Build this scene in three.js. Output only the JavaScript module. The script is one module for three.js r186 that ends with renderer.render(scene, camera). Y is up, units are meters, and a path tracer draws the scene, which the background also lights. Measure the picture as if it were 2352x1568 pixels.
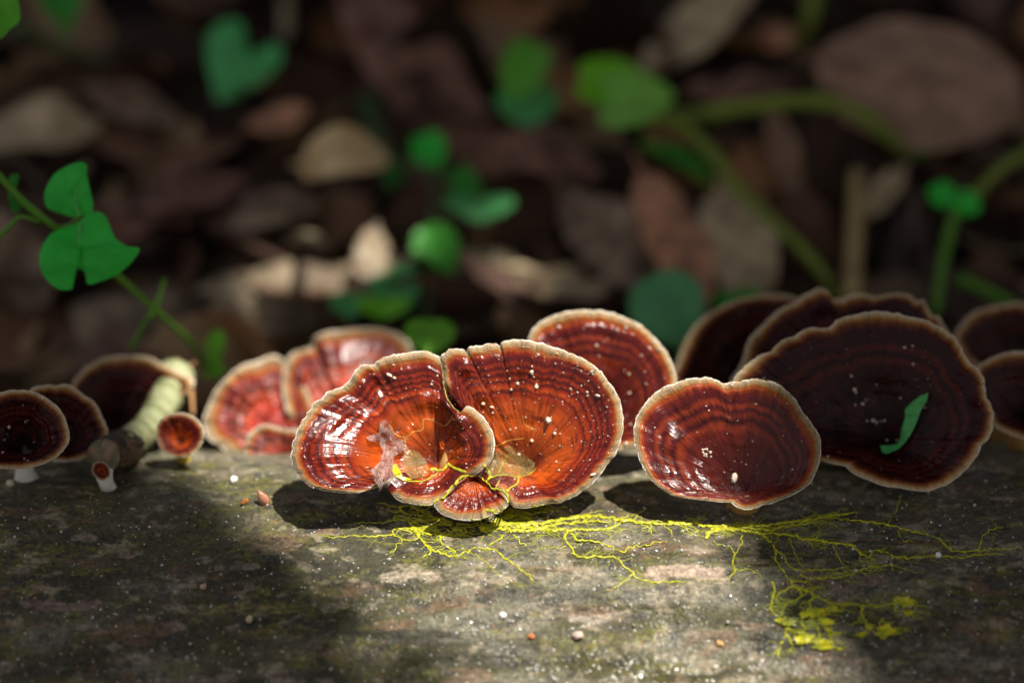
import * as THREE from 'three';
import { mergeGeometries } from 'three/addons/utils/BufferGeometryUtils.js';

// ---------------------------------------------------------------- camera, sky, sun, exposure
// All lengths below are centimetres (K turns them into metres); pixels are those of the photograph scaled to 2351 x 1568.
const K = 0.01, PW = 2351, PH = 1568, DIST = 59, PITCH = THREE.MathUtils.degToRad(30);
const V3 = (x = 0, y = 0, z = 0) => new THREE.Vector3(x, y, z);
const VIEW = V3(0, Math.sin(PITCH), Math.cos(PITCH)), UPV = V3(0, Math.cos(PITCH), -Math.sin(PITCH)), AIM = V3(0, 2.92, -1.3);
const EYE = AIM.clone().addScaledVector(VIEW, DIST);
const FOCUS = DIST - 0.5;
const scene = new THREE.Scene();
const camera = new THREE.PerspectiveCamera(2 * THREE.MathUtils.radToDeg(Math.atan(20 / 3 / DIST)), PW / PH, 0.02, 120);
camera.position.copy(EYE).multiplyScalar(K);
camera.up.set(0, 1, 0);
camera.lookAt(AIM.clone().multiplyScalar(K));
camera.focus = FOCUS * K;
camera.userData.fStop = 4.6;

const SUN = V3(0.33, 0.94, 0.02).normalize();
{ // an even, slightly blue daylight sky, whitish towards the horizon
  const w = 64, h = 32, d = new Float32Array(w * h * 4);
  for (let j = 0; j < h; j++) for (let i = 0; i < w; i++) {
    const e = Math.max(0, ((j + 0.5) / h - 0.5) * 2), o = (j * w + i) * 4;
    d[o] = 0.275 - 0.10 * e; d[o + 1] = 0.262 - 0.07 * e; d[o + 2] = 0.24 + 0.03 * e; d[o + 3] = 1;
  }
  const t = new THREE.DataTexture(d, w, h, THREE.RGBAFormat, THREE.FloatType);
  t.mapping = THREE.EquirectangularReflectionMapping; t.magFilter = THREE.LinearFilter; t.needsUpdate = true;
  scene.background = t; scene.environment = t;
  scene.backgroundIntensity = 1; scene.environmentIntensity = 1;
}
const sun = new THREE.DirectionalLight(new THREE.Color(1, 0.95, 0.86), 5);
sun.name = 'sun'; sun.position.copy(SUN).multiplyScalar(3); sun.castShadow = true; sun.shadow.radius = 2.2;
Object.assign(sun.shadow.camera, { left: -0.9, right: 0.9, top: 0.9, bottom: -0.9, near: 0.1, far: 6 });
sun.shadow.mapSize.set(4096, 4096);
scene.add(sun, sun.target);
const renderer = new THREE.WebGLRenderer({ antialias: true });
renderer.toneMapping = THREE.LinearToneMapping;
renderer.toneMappingExposure = 1.62;
renderer.shadowMap.enabled = true;

// ---------------------------------------------------------------- helpers
let seed = 7;
const rnd = () => { seed = (seed + 0x6d2b79f5) | 0; let t = Math.imul(seed ^ (seed >>> 15), 1 | seed); t = (t + Math.imul(t ^ (t >>> 7), 61 | t)) ^ t; return ((t ^ (t >>> 14)) >>> 0) / 4294967296; };
const rr = (a, b) => a + (b - a) * rnd(), clamp = (x, a = 0, b = 1) => Math.min(b, Math.max(a, x)), mix = (a, b, t) => a + (b - a) * t;
const smooth = (a, b, x) => { const t = clamp((x - a) / (b - a)); return t * t * (3 - 2 * t); };
const hash = (x, y, s) => { let h = Math.imul(x | 0, 374761393) + Math.imul(y | 0, 668265263) + Math.imul(s | 0, 1274126177); h = Math.imul(h ^ (h >>> 13), 1274126177); return ((h ^ (h >>> 16)) >>> 0) / 4294967296; };
function vn(x, y, s = 0, per = 0) { // value noise 0..1, periodic in x when per is given
  const xi = Math.floor(x), yi = Math.floor(y), fx = x - xi, fy = y - yi, u = fx * fx * (3 - 2 * fx), v = fy * fy * (3 - 2 * fy);
  const a = per ? ((xi % per) + per) % per : xi, b = per ? (a + 1) % per : xi + 1;
  return mix(mix(hash(a, yi, s), hash(b, yi, s), u), mix(hash(a, yi + 1, s), hash(b, yi + 1, s), u), v);
}
function fbm(x, y, s = 0, oct = 4, per = 0) { let a = 0.5, t = 0, n = 0; for (let i = 0; i < oct; i++) { t += a * vn(x, y, s + i * 17, per); n += a; x *= 2; y *= 2; per *= 2; a *= 0.5; } return t / n; }
const n3 = (p, f, s) => (vn(p.x * f + p.z * f * 0.37, p.y * f + p.z * f * 0.71, s) + vn(p.y * f * 0.83 + p.z * f, p.x * f * 0.59 - p.z * f * 0.31, s + 5) - 1);

const ray = (x, y) => V3(1, 0, 0).multiplyScalar(((x - PW / 2) / (PW / 2)) * 10 / DIST).addScaledVector(UPV, ((PH / 2 - y) / (PH / 2)) * (20 / 3) / DIST).sub(VIEW);
const unp = (x, y, back = 0) => EYE.clone().addScaledVector(ray(x, y), DIST + back);
const onPlane = (x, y, p0, n) => { const q = ray(x, y); return EYE.clone().addScaledVector(q, p0.clone().sub(EYE).dot(n) / q.dot(n)); };
const facing = (elev, azim = 0) => { const e = THREE.MathUtils.degToRad(elev), a = THREE.MathUtils.degToRad(azim); return V3(Math.cos(e) * Math.sin(a), Math.sin(e), Math.cos(e) * Math.cos(a)); };

// windows of the photograph in which outlines were traced
const win = (x0, y0, s) => (x, y) => [(x0 + x * s) * 0.5832, (y0 + y * s) * 0.5832];
const Z1 = win(1050, 1250, 0.6378), Z2 = win(2450, 1050, 0.6722), Z3 = win(0, 1250, 0.5529), S2 = win(1300, 1850, 0.5952), S3 = win(2631, 1850, 0.5952), Z0 = (x, y) => [x, y];
const pts = (z, a) => { const o = []; for (let i = 0; i < a.length; i += 2) o.push(z(a[i], a[i + 1])); return o; };

// things, parts, names
const taken = new Map(), bases = new Map();
const numbered = (n) => { const k = taken.get(n) ?? 0; taken.set(n, k + 1); return k ? `${n}_${String(k).padStart(3, '0')}` : n; };
function thing(name, label, category, base, group) {
  const g = new THREE.Group(); g.name = numbered(name); g.position.copy(base).multiplyScalar(K); bases.set(g, base.clone());
  g.userData = { label, category }; if (group) g.userData.group = group;
  scene.add(g); return g;
}
function part(name, geo, mat, parent, label) {
  const b = bases.get(parent); geo = geo.clone().translate(-b.x, -b.y, -b.z).scale(K, K, K);
  const m = new THREE.Mesh(geo, mat); m.name = name; m.castShadow = m.receiveShadow = true; if (label) m.userData.label = label;
  bases.set(m, b); parent.add(m); return m;
}
function solo(name, geo, mat, label, category, opts = {}) { // a thing that is one mesh
  geo.computeBoundingBox(); const c = geo.boundingBox.getCenter(V3()); c.y = geo.boundingBox.min.y;
  const m = new THREE.Mesh(geo.clone().translate(-c.x, -c.y, -c.z).scale(K, K, K), mat); m.name = numbered(name); m.position.copy(c).multiplyScalar(K);
  m.castShadow = m.receiveShadow = true; m.userData = { label, ...(category ? { category } : {}), ...opts }; scene.add(m); return m;
}
const lin = (c) => Math.round(255 * (c <= 0.0031308 ? c * 12.92 : 1.055 * Math.pow(c, 1 / 2.4) - 0.055));
function texture(w, h, f, srgb = true) { // f(u, v) -> [r, g, b] linear, or a number
  const d = new Uint8Array(w * h * 4);
  for (let j = 0; j < h; j++) for (let i = 0; i < w; i++) {
    let c = f((i + 0.5) / w, (j + 0.5) / h); if (typeof c === 'number') c = [c, c, c];
    const o = (j * w + i) * 4; for (let k = 0; k < 3; k++) d[o + k] = srgb ? lin(clamp(c[k])) : Math.round(clamp(c[k]) * 255); d[o + 3] = 255;
  }
  const t = new THREE.DataTexture(d, w, h); t.magFilter = THREE.LinearFilter; t.minFilter = THREE.LinearMipmapLinearFilter; t.generateMipmaps = true; t.wrapS = t.wrapT = THREE.RepeatWrapping;
  if (srgb) t.colorSpace = THREE.SRGBColorSpace; t.needsUpdate = true; return t;
}
const rgb = (r, g, b) => new THREE.Color().setRGB(r, g, b);
const std = (o) => new THREE.MeshPhysicalMaterial({ side: THREE.DoubleSide, ...o });
function grid(cols, rows, f, closedU = false) { // f(i, j) -> {p, uv}
  const P = [], U = [], I = [];
  for (let j = 0; j <= rows; j++) for (let i = 0; i <= cols; i++) { const { p, uv } = f(i, j); P.push(p.x, p.y, p.z); U.push(uv[0], uv[1]); }
  for (let j = 0; j < rows; j++) for (let i = 0; i < cols; i++) { const a = j * (cols + 1) + i, b = a + 1, c = a + cols + 1, d = c + 1; I.push(a, b, c, b, d, c); }
  const g = new THREE.BufferGeometry(); g.setAttribute('position', new THREE.Float32BufferAttribute(P, 3)); g.setAttribute('uv', new THREE.Float32BufferAttribute(U, 2)); g.setIndex(I);
  g.computeVertexNormals();
  if (closedU) { const n = g.attributes.normal; for (let j = 0; j <= rows; j++) { const a = j * (cols + 1), b = a + cols, v = V3().fromBufferAttribute(n, a).add(V3().fromBufferAttribute(n, b)).normalize(); n.setXYZ(a, v.x, v.y, v.z); n.setXYZ(b, v.x, v.y, v.z); } }
  return g;
}
function tube(P, radius, sides = 8, ref) { // P: points in cm; radius(t) in cm; ref(i): a normal near each point
  const n = P.length, fr = [];
  let up = V3(0.13, 0.2, 0.97).normalize();
  for (let i = 0; i < n; i++) {
    const t = P[Math.min(i + 1, n - 1)].clone().sub(P[Math.max(i - 1, 0)]).normalize(); if (ref) up = ref(i);
    const s = V3().crossVectors(t, up).normalize(), u = V3().crossVectors(s, t).normalize(); up = u; fr.push([s, u]);
  }
  return grid(sides, n + 1, (i, j) => {
    const k = clamp(j - 1, 0, n - 1), fl = ref ? 0.55 : 1, end = j === 0 || j === n + 1, a = (i / sides) * Math.PI * 2, r = end ? 0 : radius(k / (n - 1));
    return { p: P[k].clone().addScaledVector(fr[k][0], Math.cos(a) * r).addScaledVector(fr[k][1], Math.sin(a) * r * fl), uv: [i / sides, k / 12] };
  }, true);
}
const spline = (P, n) => new THREE.CatmullRomCurve3(P, false, 'centripetal').getSpacedPoints(n);
const ring2 = (px, n) => new THREE.CatmullRomCurve3(px.map(([x, y]) => V3(x, y, 0)), true, 'centripetal', 0.5).getSpacedPoints(n).slice(0, n).map((v) => [v.x, v.y]);
const inside = (px, x, y) => { let c = false; for (let i = 0, j = px.length - 1; i < px.length; j = i++) { const [a, b] = px[i], [d, e] = px[j]; if ((b > y) !== (e > y) && x < ((d - a) * (y - b)) / (e - b) + a) c = !c; } return c; };

// ---------------------------------------------------------------- the log, the ground
const LR = 7;
function logR(x, a) { // radius of the log at x and at angle a from the top towards the camera
  const s = a * LR;
  return LR + 0.55 * (fbm(x * 0.07, s * 0.12, 3, 2) - 0.5) + 0.28 * (fbm(x * 0.22 + 9, s * 0.6, 4, 3) - 0.5) + 0.1 * (fbm(x * 0.8, s * 2.4, 5, 3) - 0.5) + 0.035 * (fbm(x * 2.2, s * 5, 6, 4) - 0.5) - 0.04 * smooth(0.60, 0.65, fbm(x * 0.35, s * 3.4, 8, 3)) + 0.025 * smooth(0.5, 0.58, fbm(x * 0.9, s * 2.4, 10, 3))
    + 0.12 * smooth(0.9, 0.2, s - 0.25 * Math.sin(x * 0.5)) * smooth(1, -4, x);
}
const logF = (p) => Math.hypot(p.y + LR, p.z) - logR(p.x, Math.atan2(p.z, p.y + LR));
const logP = (x, a) => { const r = logR(x, a); return V3(x, -LR + r * Math.cos(a), r * Math.sin(a)); };
const logN = (p) => { const a = Math.atan2(p.z, p.y + LR), e = 0.06, t = logP(p.x + e, a).sub(logP(p.x - e, a)), b = logP(p.x, a + e / LR).sub(logP(p.x, a - e / LR)); return V3().crossVectors(b, t).normalize(); };
const groundY = (x, z) => { const d = clamp(-z - 5, -60, 160); return -6.2 + (d > 0 ? 0.44 * Math.min(d, 60) + 0.12 * Math.max(0, d - 60) : 0.05 * d) + 0.9 * (fbm(x * 0.12, z * 0.12, 21, 3) - 0.5); };
function march(f, q, from, to, step) {
  let t0 = from; const at = (t) => EYE.clone().addScaledVector(q, t);
  for (let t = from; t < to; t += step) { if (f(at(t)) < 0) { let a = t0, b = t; for (let i = 0; i < 14; i++) { const m = (a + b) / 2; if (f(at(m)) < 0) b = m; else a = m; } return [at(a), a]; } t0 = t; }
  return null;
}
const logHit = (x, y) => march(logF, ray(x, y), DIST - 4, DIST + 9, 0.35);
const groundHit = (x, y) => march((p) => p.y - groundY(p.x, p.z), ray(x, y), DIST + 2, 260, 1);

const SPOTS = [[1600, 1320, 0.75, 0.22, [0.46, 0.34, 0.26], 0.85], [1745, 1292, 0.5, 0.22, [0.42, 0.31, 0.23], 0.8], [1990, 1340, 0.85, 0.3, [0.20, 0.14, 0.1], 0.8], [930, 1325, 0.8, 0.16, [0.42, 0.34, 0.25], 0.7], [1120, 1330, 0.6, 0.2, [0.40, 0.33, 0.24], 0.6], [1745, 1440, 0.6, 0.14, [0.36, 0.26, 0.18], 0.8], [620, 1255, 0.55, 0.2, [0.22, 0.16, 0.1], 0.75], [120, 1390, 1.2, 0.14, [0.24, 0.16, 0.13], 0.8], [1340, 1420, 0.5, 0.16, [0.4, 0.33, 0.26], 0.7], [560, 1400, 0.9, 0.18, [0.24, 0.21, 0.08], 0.6], [1180, 1290, 0.35, 0.16, [0.38, 0.31, 0.23], 0.6]]
  .map(([x, y, rx, ry, c, k]) => { const p = logHit(x, y)[0]; return [p.x, Math.atan2(p.z, p.y + LR) * LR, rx, ry, c, k]; });
const logColour = texture(2048, 1024, (u, v) => {
  const x = (u - 0.5) * 32, s = (v - 0.5) * 16, wx = x + 1.2 * (fbm(x * 0.5, s, 31, 3) - 0.5), ws = s + 0.7 * (fbm(x * 0.5 + 7, s, 32, 3) - 0.5);
  const fine = fbm(x * 9, s * 16, 33, 3), grain = fbm(x * 2.2, s * 12, 34, 4), speck = fbm(x * 22, s * 22, 35, 2);
  let c = [0.165, 0.152, 0.105];
  const put = (k, d) => { k = clamp(k); c = c.map((q, i) => mix(q, d[i], k)); };
  put(smooth(0.46, 0.66, fbm(wx * 0.45, ws * 1.3, 36, 5) + 0.19 * smooth(1, -7, x)) * 0.78 * (0.6 + 0.7 * fine), [0.055, 0.05, 0.014]);       // olive algae; its thickening to the left is shade put into the colour
  put(smooth(0.58, 0.68, fbm(wx * 0.8, ws * 2.1, 37, 4)) * 0.22, [0.27, 0.215, 0.15]);       // bare pale wood
  put(smooth(0.5, 0.64, fbm(wx * 0.6 + 40, ws * 2.0, 38, 5) + 0.16 * smooth(4, 8, x)) * 0.6, [0.04, 0.037, 0.028]);  // dark wet wood, with extra darkening on the right as painted shade
  put(smooth(0.63, 0.71, fbm(wx * 1.1 + 4, ws * 2.6, 39, 4)) * 0.5, [0.19, 0.11, 0.07]);      // rusty bark remnants
  put(smooth(0.5, 0.75, fbm(wx * 1.6 + 4, ws * 3, 40, 6)) * 0.75 * smooth(0.3, 0.6, fine), [0.15, 0.14, 0.035]);      // moss green
  put(smooth(0.58, 0.74, fbm(x * 3.2, s * 4.4, 45, 4)) * 0.5, [0.36, 0.30, 0.21]); put(smooth(0.58, 0.72, fbm(x * 3.6 + 60, s * 5, 46, 4)) * 0.7, [0.06, 0.055, 0.045]);   // flecks
  const spot = (px, py, rx, ry, d, k) => { const e = Math.hypot((x - px) / rx, (s - py) / ry) + 2.6 * (fbm(x * 2.6, s * 4.2, 41, 5) - 0.5); put(smooth(1, 0.6, e) * k * (0.35 + 0.9 * fine), d); };
  for (const q of SPOTS) spot(...q);
  const k = 0.5 + 0.75 * fine + 0.3 * (grain - 0.5) + 0.8 * (speck - 0.5);
  c = c.map((q) => q * k);
  const h = hash(Math.floor(x * 34), Math.floor(s * 34), 43); if (h > 0.994) put(0.75, h > 0.9985 ? [0.5, 0.16, 0.06] : [0.62, 0.58, 0.46]);
  return c;
});
const logBump = texture(1024, 1024, (u, v) => { const x = u * 16, s = v * 16; return 0.5 * fbm(x * 3, s * 14, 51, 4, 48) + 0.5 * fbm(x * 18, s * 18, 52, 3, 288); }, false);
const WET = logHit(1440, 1545)[0], WS = Math.atan2(WET.z, WET.y + LR) * LR;
const logRough = texture(512, 512, (u, v) => { const x = (u > 0.5 ? u - 1 : u) * 16, s = (v - 0.5) * 16, e = Math.hypot((x - WET.x) / 2.6, (s - WS) / 0.5) + 1.2 * (fbm(u * 40, v * 40, 54, 3, 40) - 0.5); return mix(clamp(0.5 + 1.0 * (fbm(u * 24, v * 30, 53, 4, 24) - 0.42), 0.25), 0.16, smooth(1, 0.7, e)); }, false);
for (const t of [logColour]) t.wrapS = t.wrapT = THREE.MirroredRepeatWrapping;
logBump.repeat.set(2, 1); logRough.repeat.set(2, 1);
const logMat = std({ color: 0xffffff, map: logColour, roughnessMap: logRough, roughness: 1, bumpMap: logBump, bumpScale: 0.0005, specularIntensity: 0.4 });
{
  const g = thing('fallen_log', 'wet grey and olive fallen log lying across the whole foreground', 'log', V3(0, -2 * LR, 0));
  const L = 38, cols = 640, rows = 330;
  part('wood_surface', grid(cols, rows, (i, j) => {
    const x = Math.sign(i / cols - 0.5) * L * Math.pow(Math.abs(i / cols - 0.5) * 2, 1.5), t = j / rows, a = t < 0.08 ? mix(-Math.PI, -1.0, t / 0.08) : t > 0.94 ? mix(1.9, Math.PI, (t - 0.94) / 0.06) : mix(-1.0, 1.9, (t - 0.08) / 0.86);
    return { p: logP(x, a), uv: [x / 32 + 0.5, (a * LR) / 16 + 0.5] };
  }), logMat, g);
  const endMat = std({ color: rgb(0.3, 0.22, 0.14), roughness: 0.9 });
  for (const sx of [-1, 1]) part('end_grain', grid(64, 6, (i, j) => { const p = logP(sx * L, (i / 64) * 2 * Math.PI - Math.PI); p.y = mix(-LR, p.y, j / 6); p.z *= j / 6; p.x += sx * 0.25 * (1 - (j / 6) ** 4) - sx * 0.02; return { p, uv: [i / 64, j / 6] }; }), endMat, g);
}
{ // forest floor: one sheet, rising behind the log and reaching the horizon
  const n = 260, coord = (t) => { const u = t * 2 - 1; return Math.sign(u) * (Math.abs(u) * 120 + 2900 * Math.pow(Math.abs(u), 7)); };
  const soil = texture(512, 512, (u, v) => { const k = fbm(u * 20, v * 20, 61, 5, 20), m = fbm(u * 8, v * 8, 62, 3, 8); return [0.012 + 0.03 * k, 0.009 + 0.02 * k, 0.007 + 0.013 * m]; });
  const sb = texture(512, 512, (u, v) => fbm(u * 32, v * 32, 63, 4, 32), false);
  soil.repeat.set(1, 1);
  const g = grid(n, n, (i, j) => { const x = coord(i / n), z = coord(j / n) - 20; return { p: V3(x, groundY(x, z), z), uv: [x / 24, z / 24] }; });
  const m = new THREE.Mesh(g.scale(K, K, K), std({ map: soil, roughness: 0.95, specularIntensity: 0.1, bumpMap: sb, bumpScale: 0.004 })); m.name = 'ground'; m.receiveShadow = m.castShadow = true;
  m.userData = { kind: 'structure', label: 'dark forest floor rising behind the log' }; scene.add(m);
}

// ---------------------------------------------------------------- fungus caps
function ramp(stops, v) { for (let i = 1; i < stops.length; i++) if (v <= stops[i][0]) { const [a, p] = stops[i - 1], [b, q] = stops[i], t = smooth(a, b, v); return p.map((x, k) => mix(x, q[k], t)); } return stops[stops.length - 1][1]; }
const RIM = [[0.85, [0.27, 0.035, 0.005]], [0.875, [0.33, 0.075, 0.008]], [0.895, [0.31, 0.10, 0.016]], [0.905, [0.34, 0.16, 0.05]], [0.92, [0.36, 0.23, 0.11]], [0.942, [0.25, 0.16, 0.08]], [0.952, [0.44, 0.32, 0.19]], [0.975, [0.31, 0.21, 0.12]], [0.988, [0.62, 0.51, 0.37]], [1, [0.80, 0.74, 0.62]]];
const capRamp = {
  orange: [[0, [0.10, 0.012, 0.004]], [0.12, [0.22, 0.03, 0.005]], [0.3, [0.44, 0.068, 0.005]], [0.46, [0.38, 0.052, 0.005]], [0.535, [0.24, 0.022, 0.004]], [0.55, [0.12, 0.009, 0.004]], [0.575, [0.34, 0.042, 0.004]], [0.60, [0.24, 0.022, 0.004]], [0.62, [0.07, 0.005, 0.005]], [0.64, [0.25, 0.024, 0.004]], [0.665, [0.08, 0.006, 0.005]], [0.69, [0.22, 0.02, 0.004]], [0.71, [0.07, 0.005, 0.005]], [0.74, [0.20, 0.017, 0.004]], [0.76, [0.075, 0.006, 0.005]], [0.82, [0.14, 0.011, 0.005]], ...RIM],
  red: [[0, [0.16, 0.012, 0.008]], [0.2, [0.28, 0.02, 0.01]], [0.42, [0.36, 0.03, 0.014]], [0.50, [0.42, 0.05, 0.012]], [0.54, [0.14, 0.012, 0.008]], [0.585, [0.34, 0.05, 0.01]], [0.63, [0.12, 0.009, 0.009]], [0.67, [0.34, 0.05, 0.01]], [0.71, [0.13, 0.009, 0.009]], [0.80, [0.2, 0.016, 0.01]], [0.84, [0.3, 0.05, 0.012]], ...RIM],
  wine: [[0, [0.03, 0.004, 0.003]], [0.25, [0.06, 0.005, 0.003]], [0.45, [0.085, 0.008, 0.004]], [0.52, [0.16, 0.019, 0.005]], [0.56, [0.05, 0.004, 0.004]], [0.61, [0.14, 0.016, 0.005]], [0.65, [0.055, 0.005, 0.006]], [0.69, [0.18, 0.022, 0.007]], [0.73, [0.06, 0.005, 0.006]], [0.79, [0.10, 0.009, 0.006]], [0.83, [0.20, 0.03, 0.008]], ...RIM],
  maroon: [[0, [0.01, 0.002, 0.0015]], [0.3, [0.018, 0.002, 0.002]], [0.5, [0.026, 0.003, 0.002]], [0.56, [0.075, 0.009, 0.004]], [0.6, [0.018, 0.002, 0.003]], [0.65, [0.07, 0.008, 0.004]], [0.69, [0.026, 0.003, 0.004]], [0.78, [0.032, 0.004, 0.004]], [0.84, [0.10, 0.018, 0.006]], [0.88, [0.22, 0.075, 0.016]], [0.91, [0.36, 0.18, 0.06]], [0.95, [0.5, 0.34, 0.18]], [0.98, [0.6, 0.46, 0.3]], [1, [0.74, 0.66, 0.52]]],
};
function capTexture(stops, s) {
  return texture(1024, 512, (u, v) => {
    const wob = (0.03 + 0.02 * (s % 7) / 7) * (fbm(u * 4, v * 2, s, 2, 4) - 0.5) + 0.005 * (vn(u * 48, v * 5, s + 1, 48) - 0.5) * 2;
    const fib = fbm(u * 128, v * 5, s + 2, 3, 128), fib2 = vn(u * 320, v * 9, s + 3, 320), cl = fbm(u * 10, v * 9, s + 4, 4, 10);
    let c = ramp(stops, clamp(v + wob * smooth(1.0, 0.9, v) + 0.03 * (fib - 0.5) + 0.03 * (fib2 - 0.5) * smooth(0.8, 0.88, v)));
    const inner = smooth(0.9, 0.8, v);
    let k = mix(1.02 - 0.7 * Math.pow(fib2, 2.2) * (v > 0.985 ? 0.3 : 1), 0.62 + 0.46 * fib + 0.26 * fib2, inner);
    k *= mix(1, 0.6 + 0.8 * cl, inner * 0.9);
    const dark = inner * smooth(0.6, 0.72, fbm(u * 160, v * 7, s + 6, 2, 160)) * 0.4; k *= 1 - dark;
    c = c.map((q) => q * k);
    const st = inner * smooth(0.6, 0.7, fbm(u * 7, v * 11, s + 7, 4, 7)) * 0.65; c = c.map((q, i) => mix(q, [0.05, 0.006, 0.005][i], st));
    return c;
  });
}
const capBump = texture(1024, 512, (u, v) => {
  const z = fbm(u * 5, v * 26, 91, 3, 5), f = fbm(u * 170, v * 7, 92, 2, 170), w = fbm(u * 40, v * 26, 93, 4, 40);
  return 0.3 * z * smooth(0.86, 0.8, v) + 0.3 * f + 0.4 * w;
}, false);
const capRough = texture(512, 256, (u, v) => mix(0.2 + 0.32 * (fbm(u * 40, v * 20, 95, 3, 40) - 0.35), 0.85, smooth(0.83, 0.9, v)), false);
const capMats = {};
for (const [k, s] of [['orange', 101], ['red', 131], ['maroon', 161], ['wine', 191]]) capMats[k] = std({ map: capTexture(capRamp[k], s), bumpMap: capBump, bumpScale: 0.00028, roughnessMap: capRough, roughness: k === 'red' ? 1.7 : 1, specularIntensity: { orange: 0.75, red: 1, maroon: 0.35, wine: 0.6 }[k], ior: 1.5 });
const poreMat = std({ color: rgb(0.62, 0.50, 0.33), roughness: 0.85 }), stemMat = std({ color: rgb(0.46, 0.25, 0.07), roughness: 0.6 }), whiteStem = std({ color: rgb(0.78, 0.76, 0.68), roughness: 0.7 }), yellowStem = std({ color: rgb(0.7, 0.48, 0.06), roughness: 0.6 });

const solid = []; // cap surfaces in cm, for resting small things on them
const caster = new THREE.Raycaster();
function surfaceHit(x, y, only) { // where the line of sight through a pixel meets the caps or the log
  const q = ray(x, y), len = q.length(); caster.set(EYE, q.clone().normalize());
  let best = null;
  for (const h of caster.intersectObjects(only ?? solid, false)) { const n = h.face.normal.clone(); if (n.dot(q) > 0) n.negate(); best = { p: h.point, n, t: h.distance / len }; break; }
  if (!only) { const l = logHit(x, y); if (l && (!best || l[1] < best.t)) best = { p: l[0], n: logN(l[0]), t: l[1], log: true }; }
  return best;
}
function capShape(o) {
  // o: out (pixels of the rim), hub (pixel), at [x, y, back] a point of the rim plane, elev / azim of its normal, D depth, p profile, wave, furrow, ridge, lift (list of [x, y, radius, cm])
  const N = o.N ?? 300, NR = o.NR ?? 64, n = facing(o.elev, o.azim ?? 0), p0 = unp(o.at[0], o.at[1], o.at[2]);
  let px = ring2(o.out, N);
  const cx = o.hub[0], cy = o.hub[1], s0 = o.seed ?? 1, near = o.fine ?? 1;
  px = px.map(([x, y], i) => { const d = Math.hypot(x - cx, y - cy), k = 1 + near * ((vn(i * 60 / N * 2, 0.5, s0 + 3, 120) - 0.5) * 0.018 + (vn(i * 0.9, 2.5, s0 + 4) - 0.5) * 0.010); return [cx + (x - cx) * k, cy + (y - cy) * k, d]; });
  const L2 = px.map((q) => q[2]), W = Math.round(N * 0.035), sm = L2.map((_, i) => { let t = 0; for (let k = -W; k <= W; k++) t += L2[(i + k + N) % N]; return t / (2 * W + 1); });
  const rim = px.map(([x, y], i) => {
    let lift = (o.wave ?? 0.06) * ((vn((i / N) * 14, 0.3, s0, 14) - 0.5) * 2 + (vn((i / N) * 40, 0.3, s0 + 1, 40) - 0.5));
    for (const [lx, ly, lr, lh] of o.lift ?? []) lift += lh * Math.exp(-(((x - lx) ** 2 + (y - ly) ** 2) / (lr * lr)));
    return onPlane(x, y, p0.clone().addScaledVector(n, lift), n);
  });
  const hub = onPlane(cx, cy, p0.clone().addScaledVector(n, -o.D), n);
  const len = rim.map((r) => r.distanceTo(hub)), mean = len.reduce((a, b) => a + b) / N;
  let per = 0; for (let i = 0; i < N; i++) per += rim[i].distanceTo(rim[(i + 1) % N]);
  const rep = Math.max(1, Math.round(per / (o.period ?? 8))), w1 = o.band ?? 0.44, p = o.p ?? 1.6;
  const fur = sm.map((m, i) => Math.max(0, m - L2[i]) * 0.0085 * (o.furrow ?? 1.1));
  const bare = px.map(([x, y]) => { let b = 0; for (const [lx, ly, lr] of o.bare ?? []) b = Math.max(b, smooth(lr, lr * 0.6, Math.hypot(x - lx, y - ly))); return b; });
  const top = (i, r) => {
    i %= N; const L = len[i], dE = (1 - r) * L, P = hub.clone().lerp(rim[i], r), w = Math.min(w1 * 0.8 * (0.5 + 0.95 * fbm((i / N) * 9, 0.7, s0 + 14, 2, 9)), L * 0.4);
    let v = dE < w ? 1 - (dE / w) * 0.22 : 0.78 * (L - dE) / (L - w); if (bare[i]) v = mix(v, Math.min(v, 0.55 + 0.25 * v), bare[i]);
    let h = o.D * ((1 - r) - Math.pow(1 - r, p)) - Math.min(0.35, fur[i]) * Math.pow(r, 1.6);
    h += (o.ridge ?? 0.02) * ((fbm((i / N) * 5, v * 13, s0 + 8, 2, 5) - 0.5) * 2.4 * smooth(0.95, 0.85, v) * smooth(0.1, 0.4, v));
    h += (o.rough ?? 0.05) * (n3(P, 1.5, s0 + 9) + 0.3 * n3(P, 3.6, s0 + 10)) * smooth(1.02, 0.85, r) * smooth(0, 0.3, r) + 0.005 * n3(P, 9, s0 + 12) * smooth(0, 0.3, r);
    h += 0.02 * (vn((i / N) * 90, 0.2, s0 + 11, 90) - 0.5) * smooth(0.7, 1, r);
    if (dE < 0.16) h -= 0.07 * (1 - dE / 0.16) ** 2;
    for (const [lx, ly, lr, lh] of o.bump ?? []) { const q = px[i], X = mix(cx, q[0], r), Y = mix(cy, q[1], r); h += lh * Math.exp(-(((X - lx) ** 2 + (Y - ly) ** 2) / (lr * lr))); }
    return { P: P.addScaledVector(n, h), v };
  };
  const rad = (j) => { const t = j / NR; return 1 - Math.pow(1 - t, 1.25); };
  const g = grid(N, NR, (i, j) => { const { P, v } = top(i, rad(j)); return { p: P, uv: [((i / N) * rep), clamp(v, 0.004, 0.996)] }; }, true);
  const hn = n.clone(); for (let i = 0; i <= N; i++) g.attributes.normal.setXYZ(i, hn.x, hn.y, hn.z);
  const TH = o.thick ?? 0.11;
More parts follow.
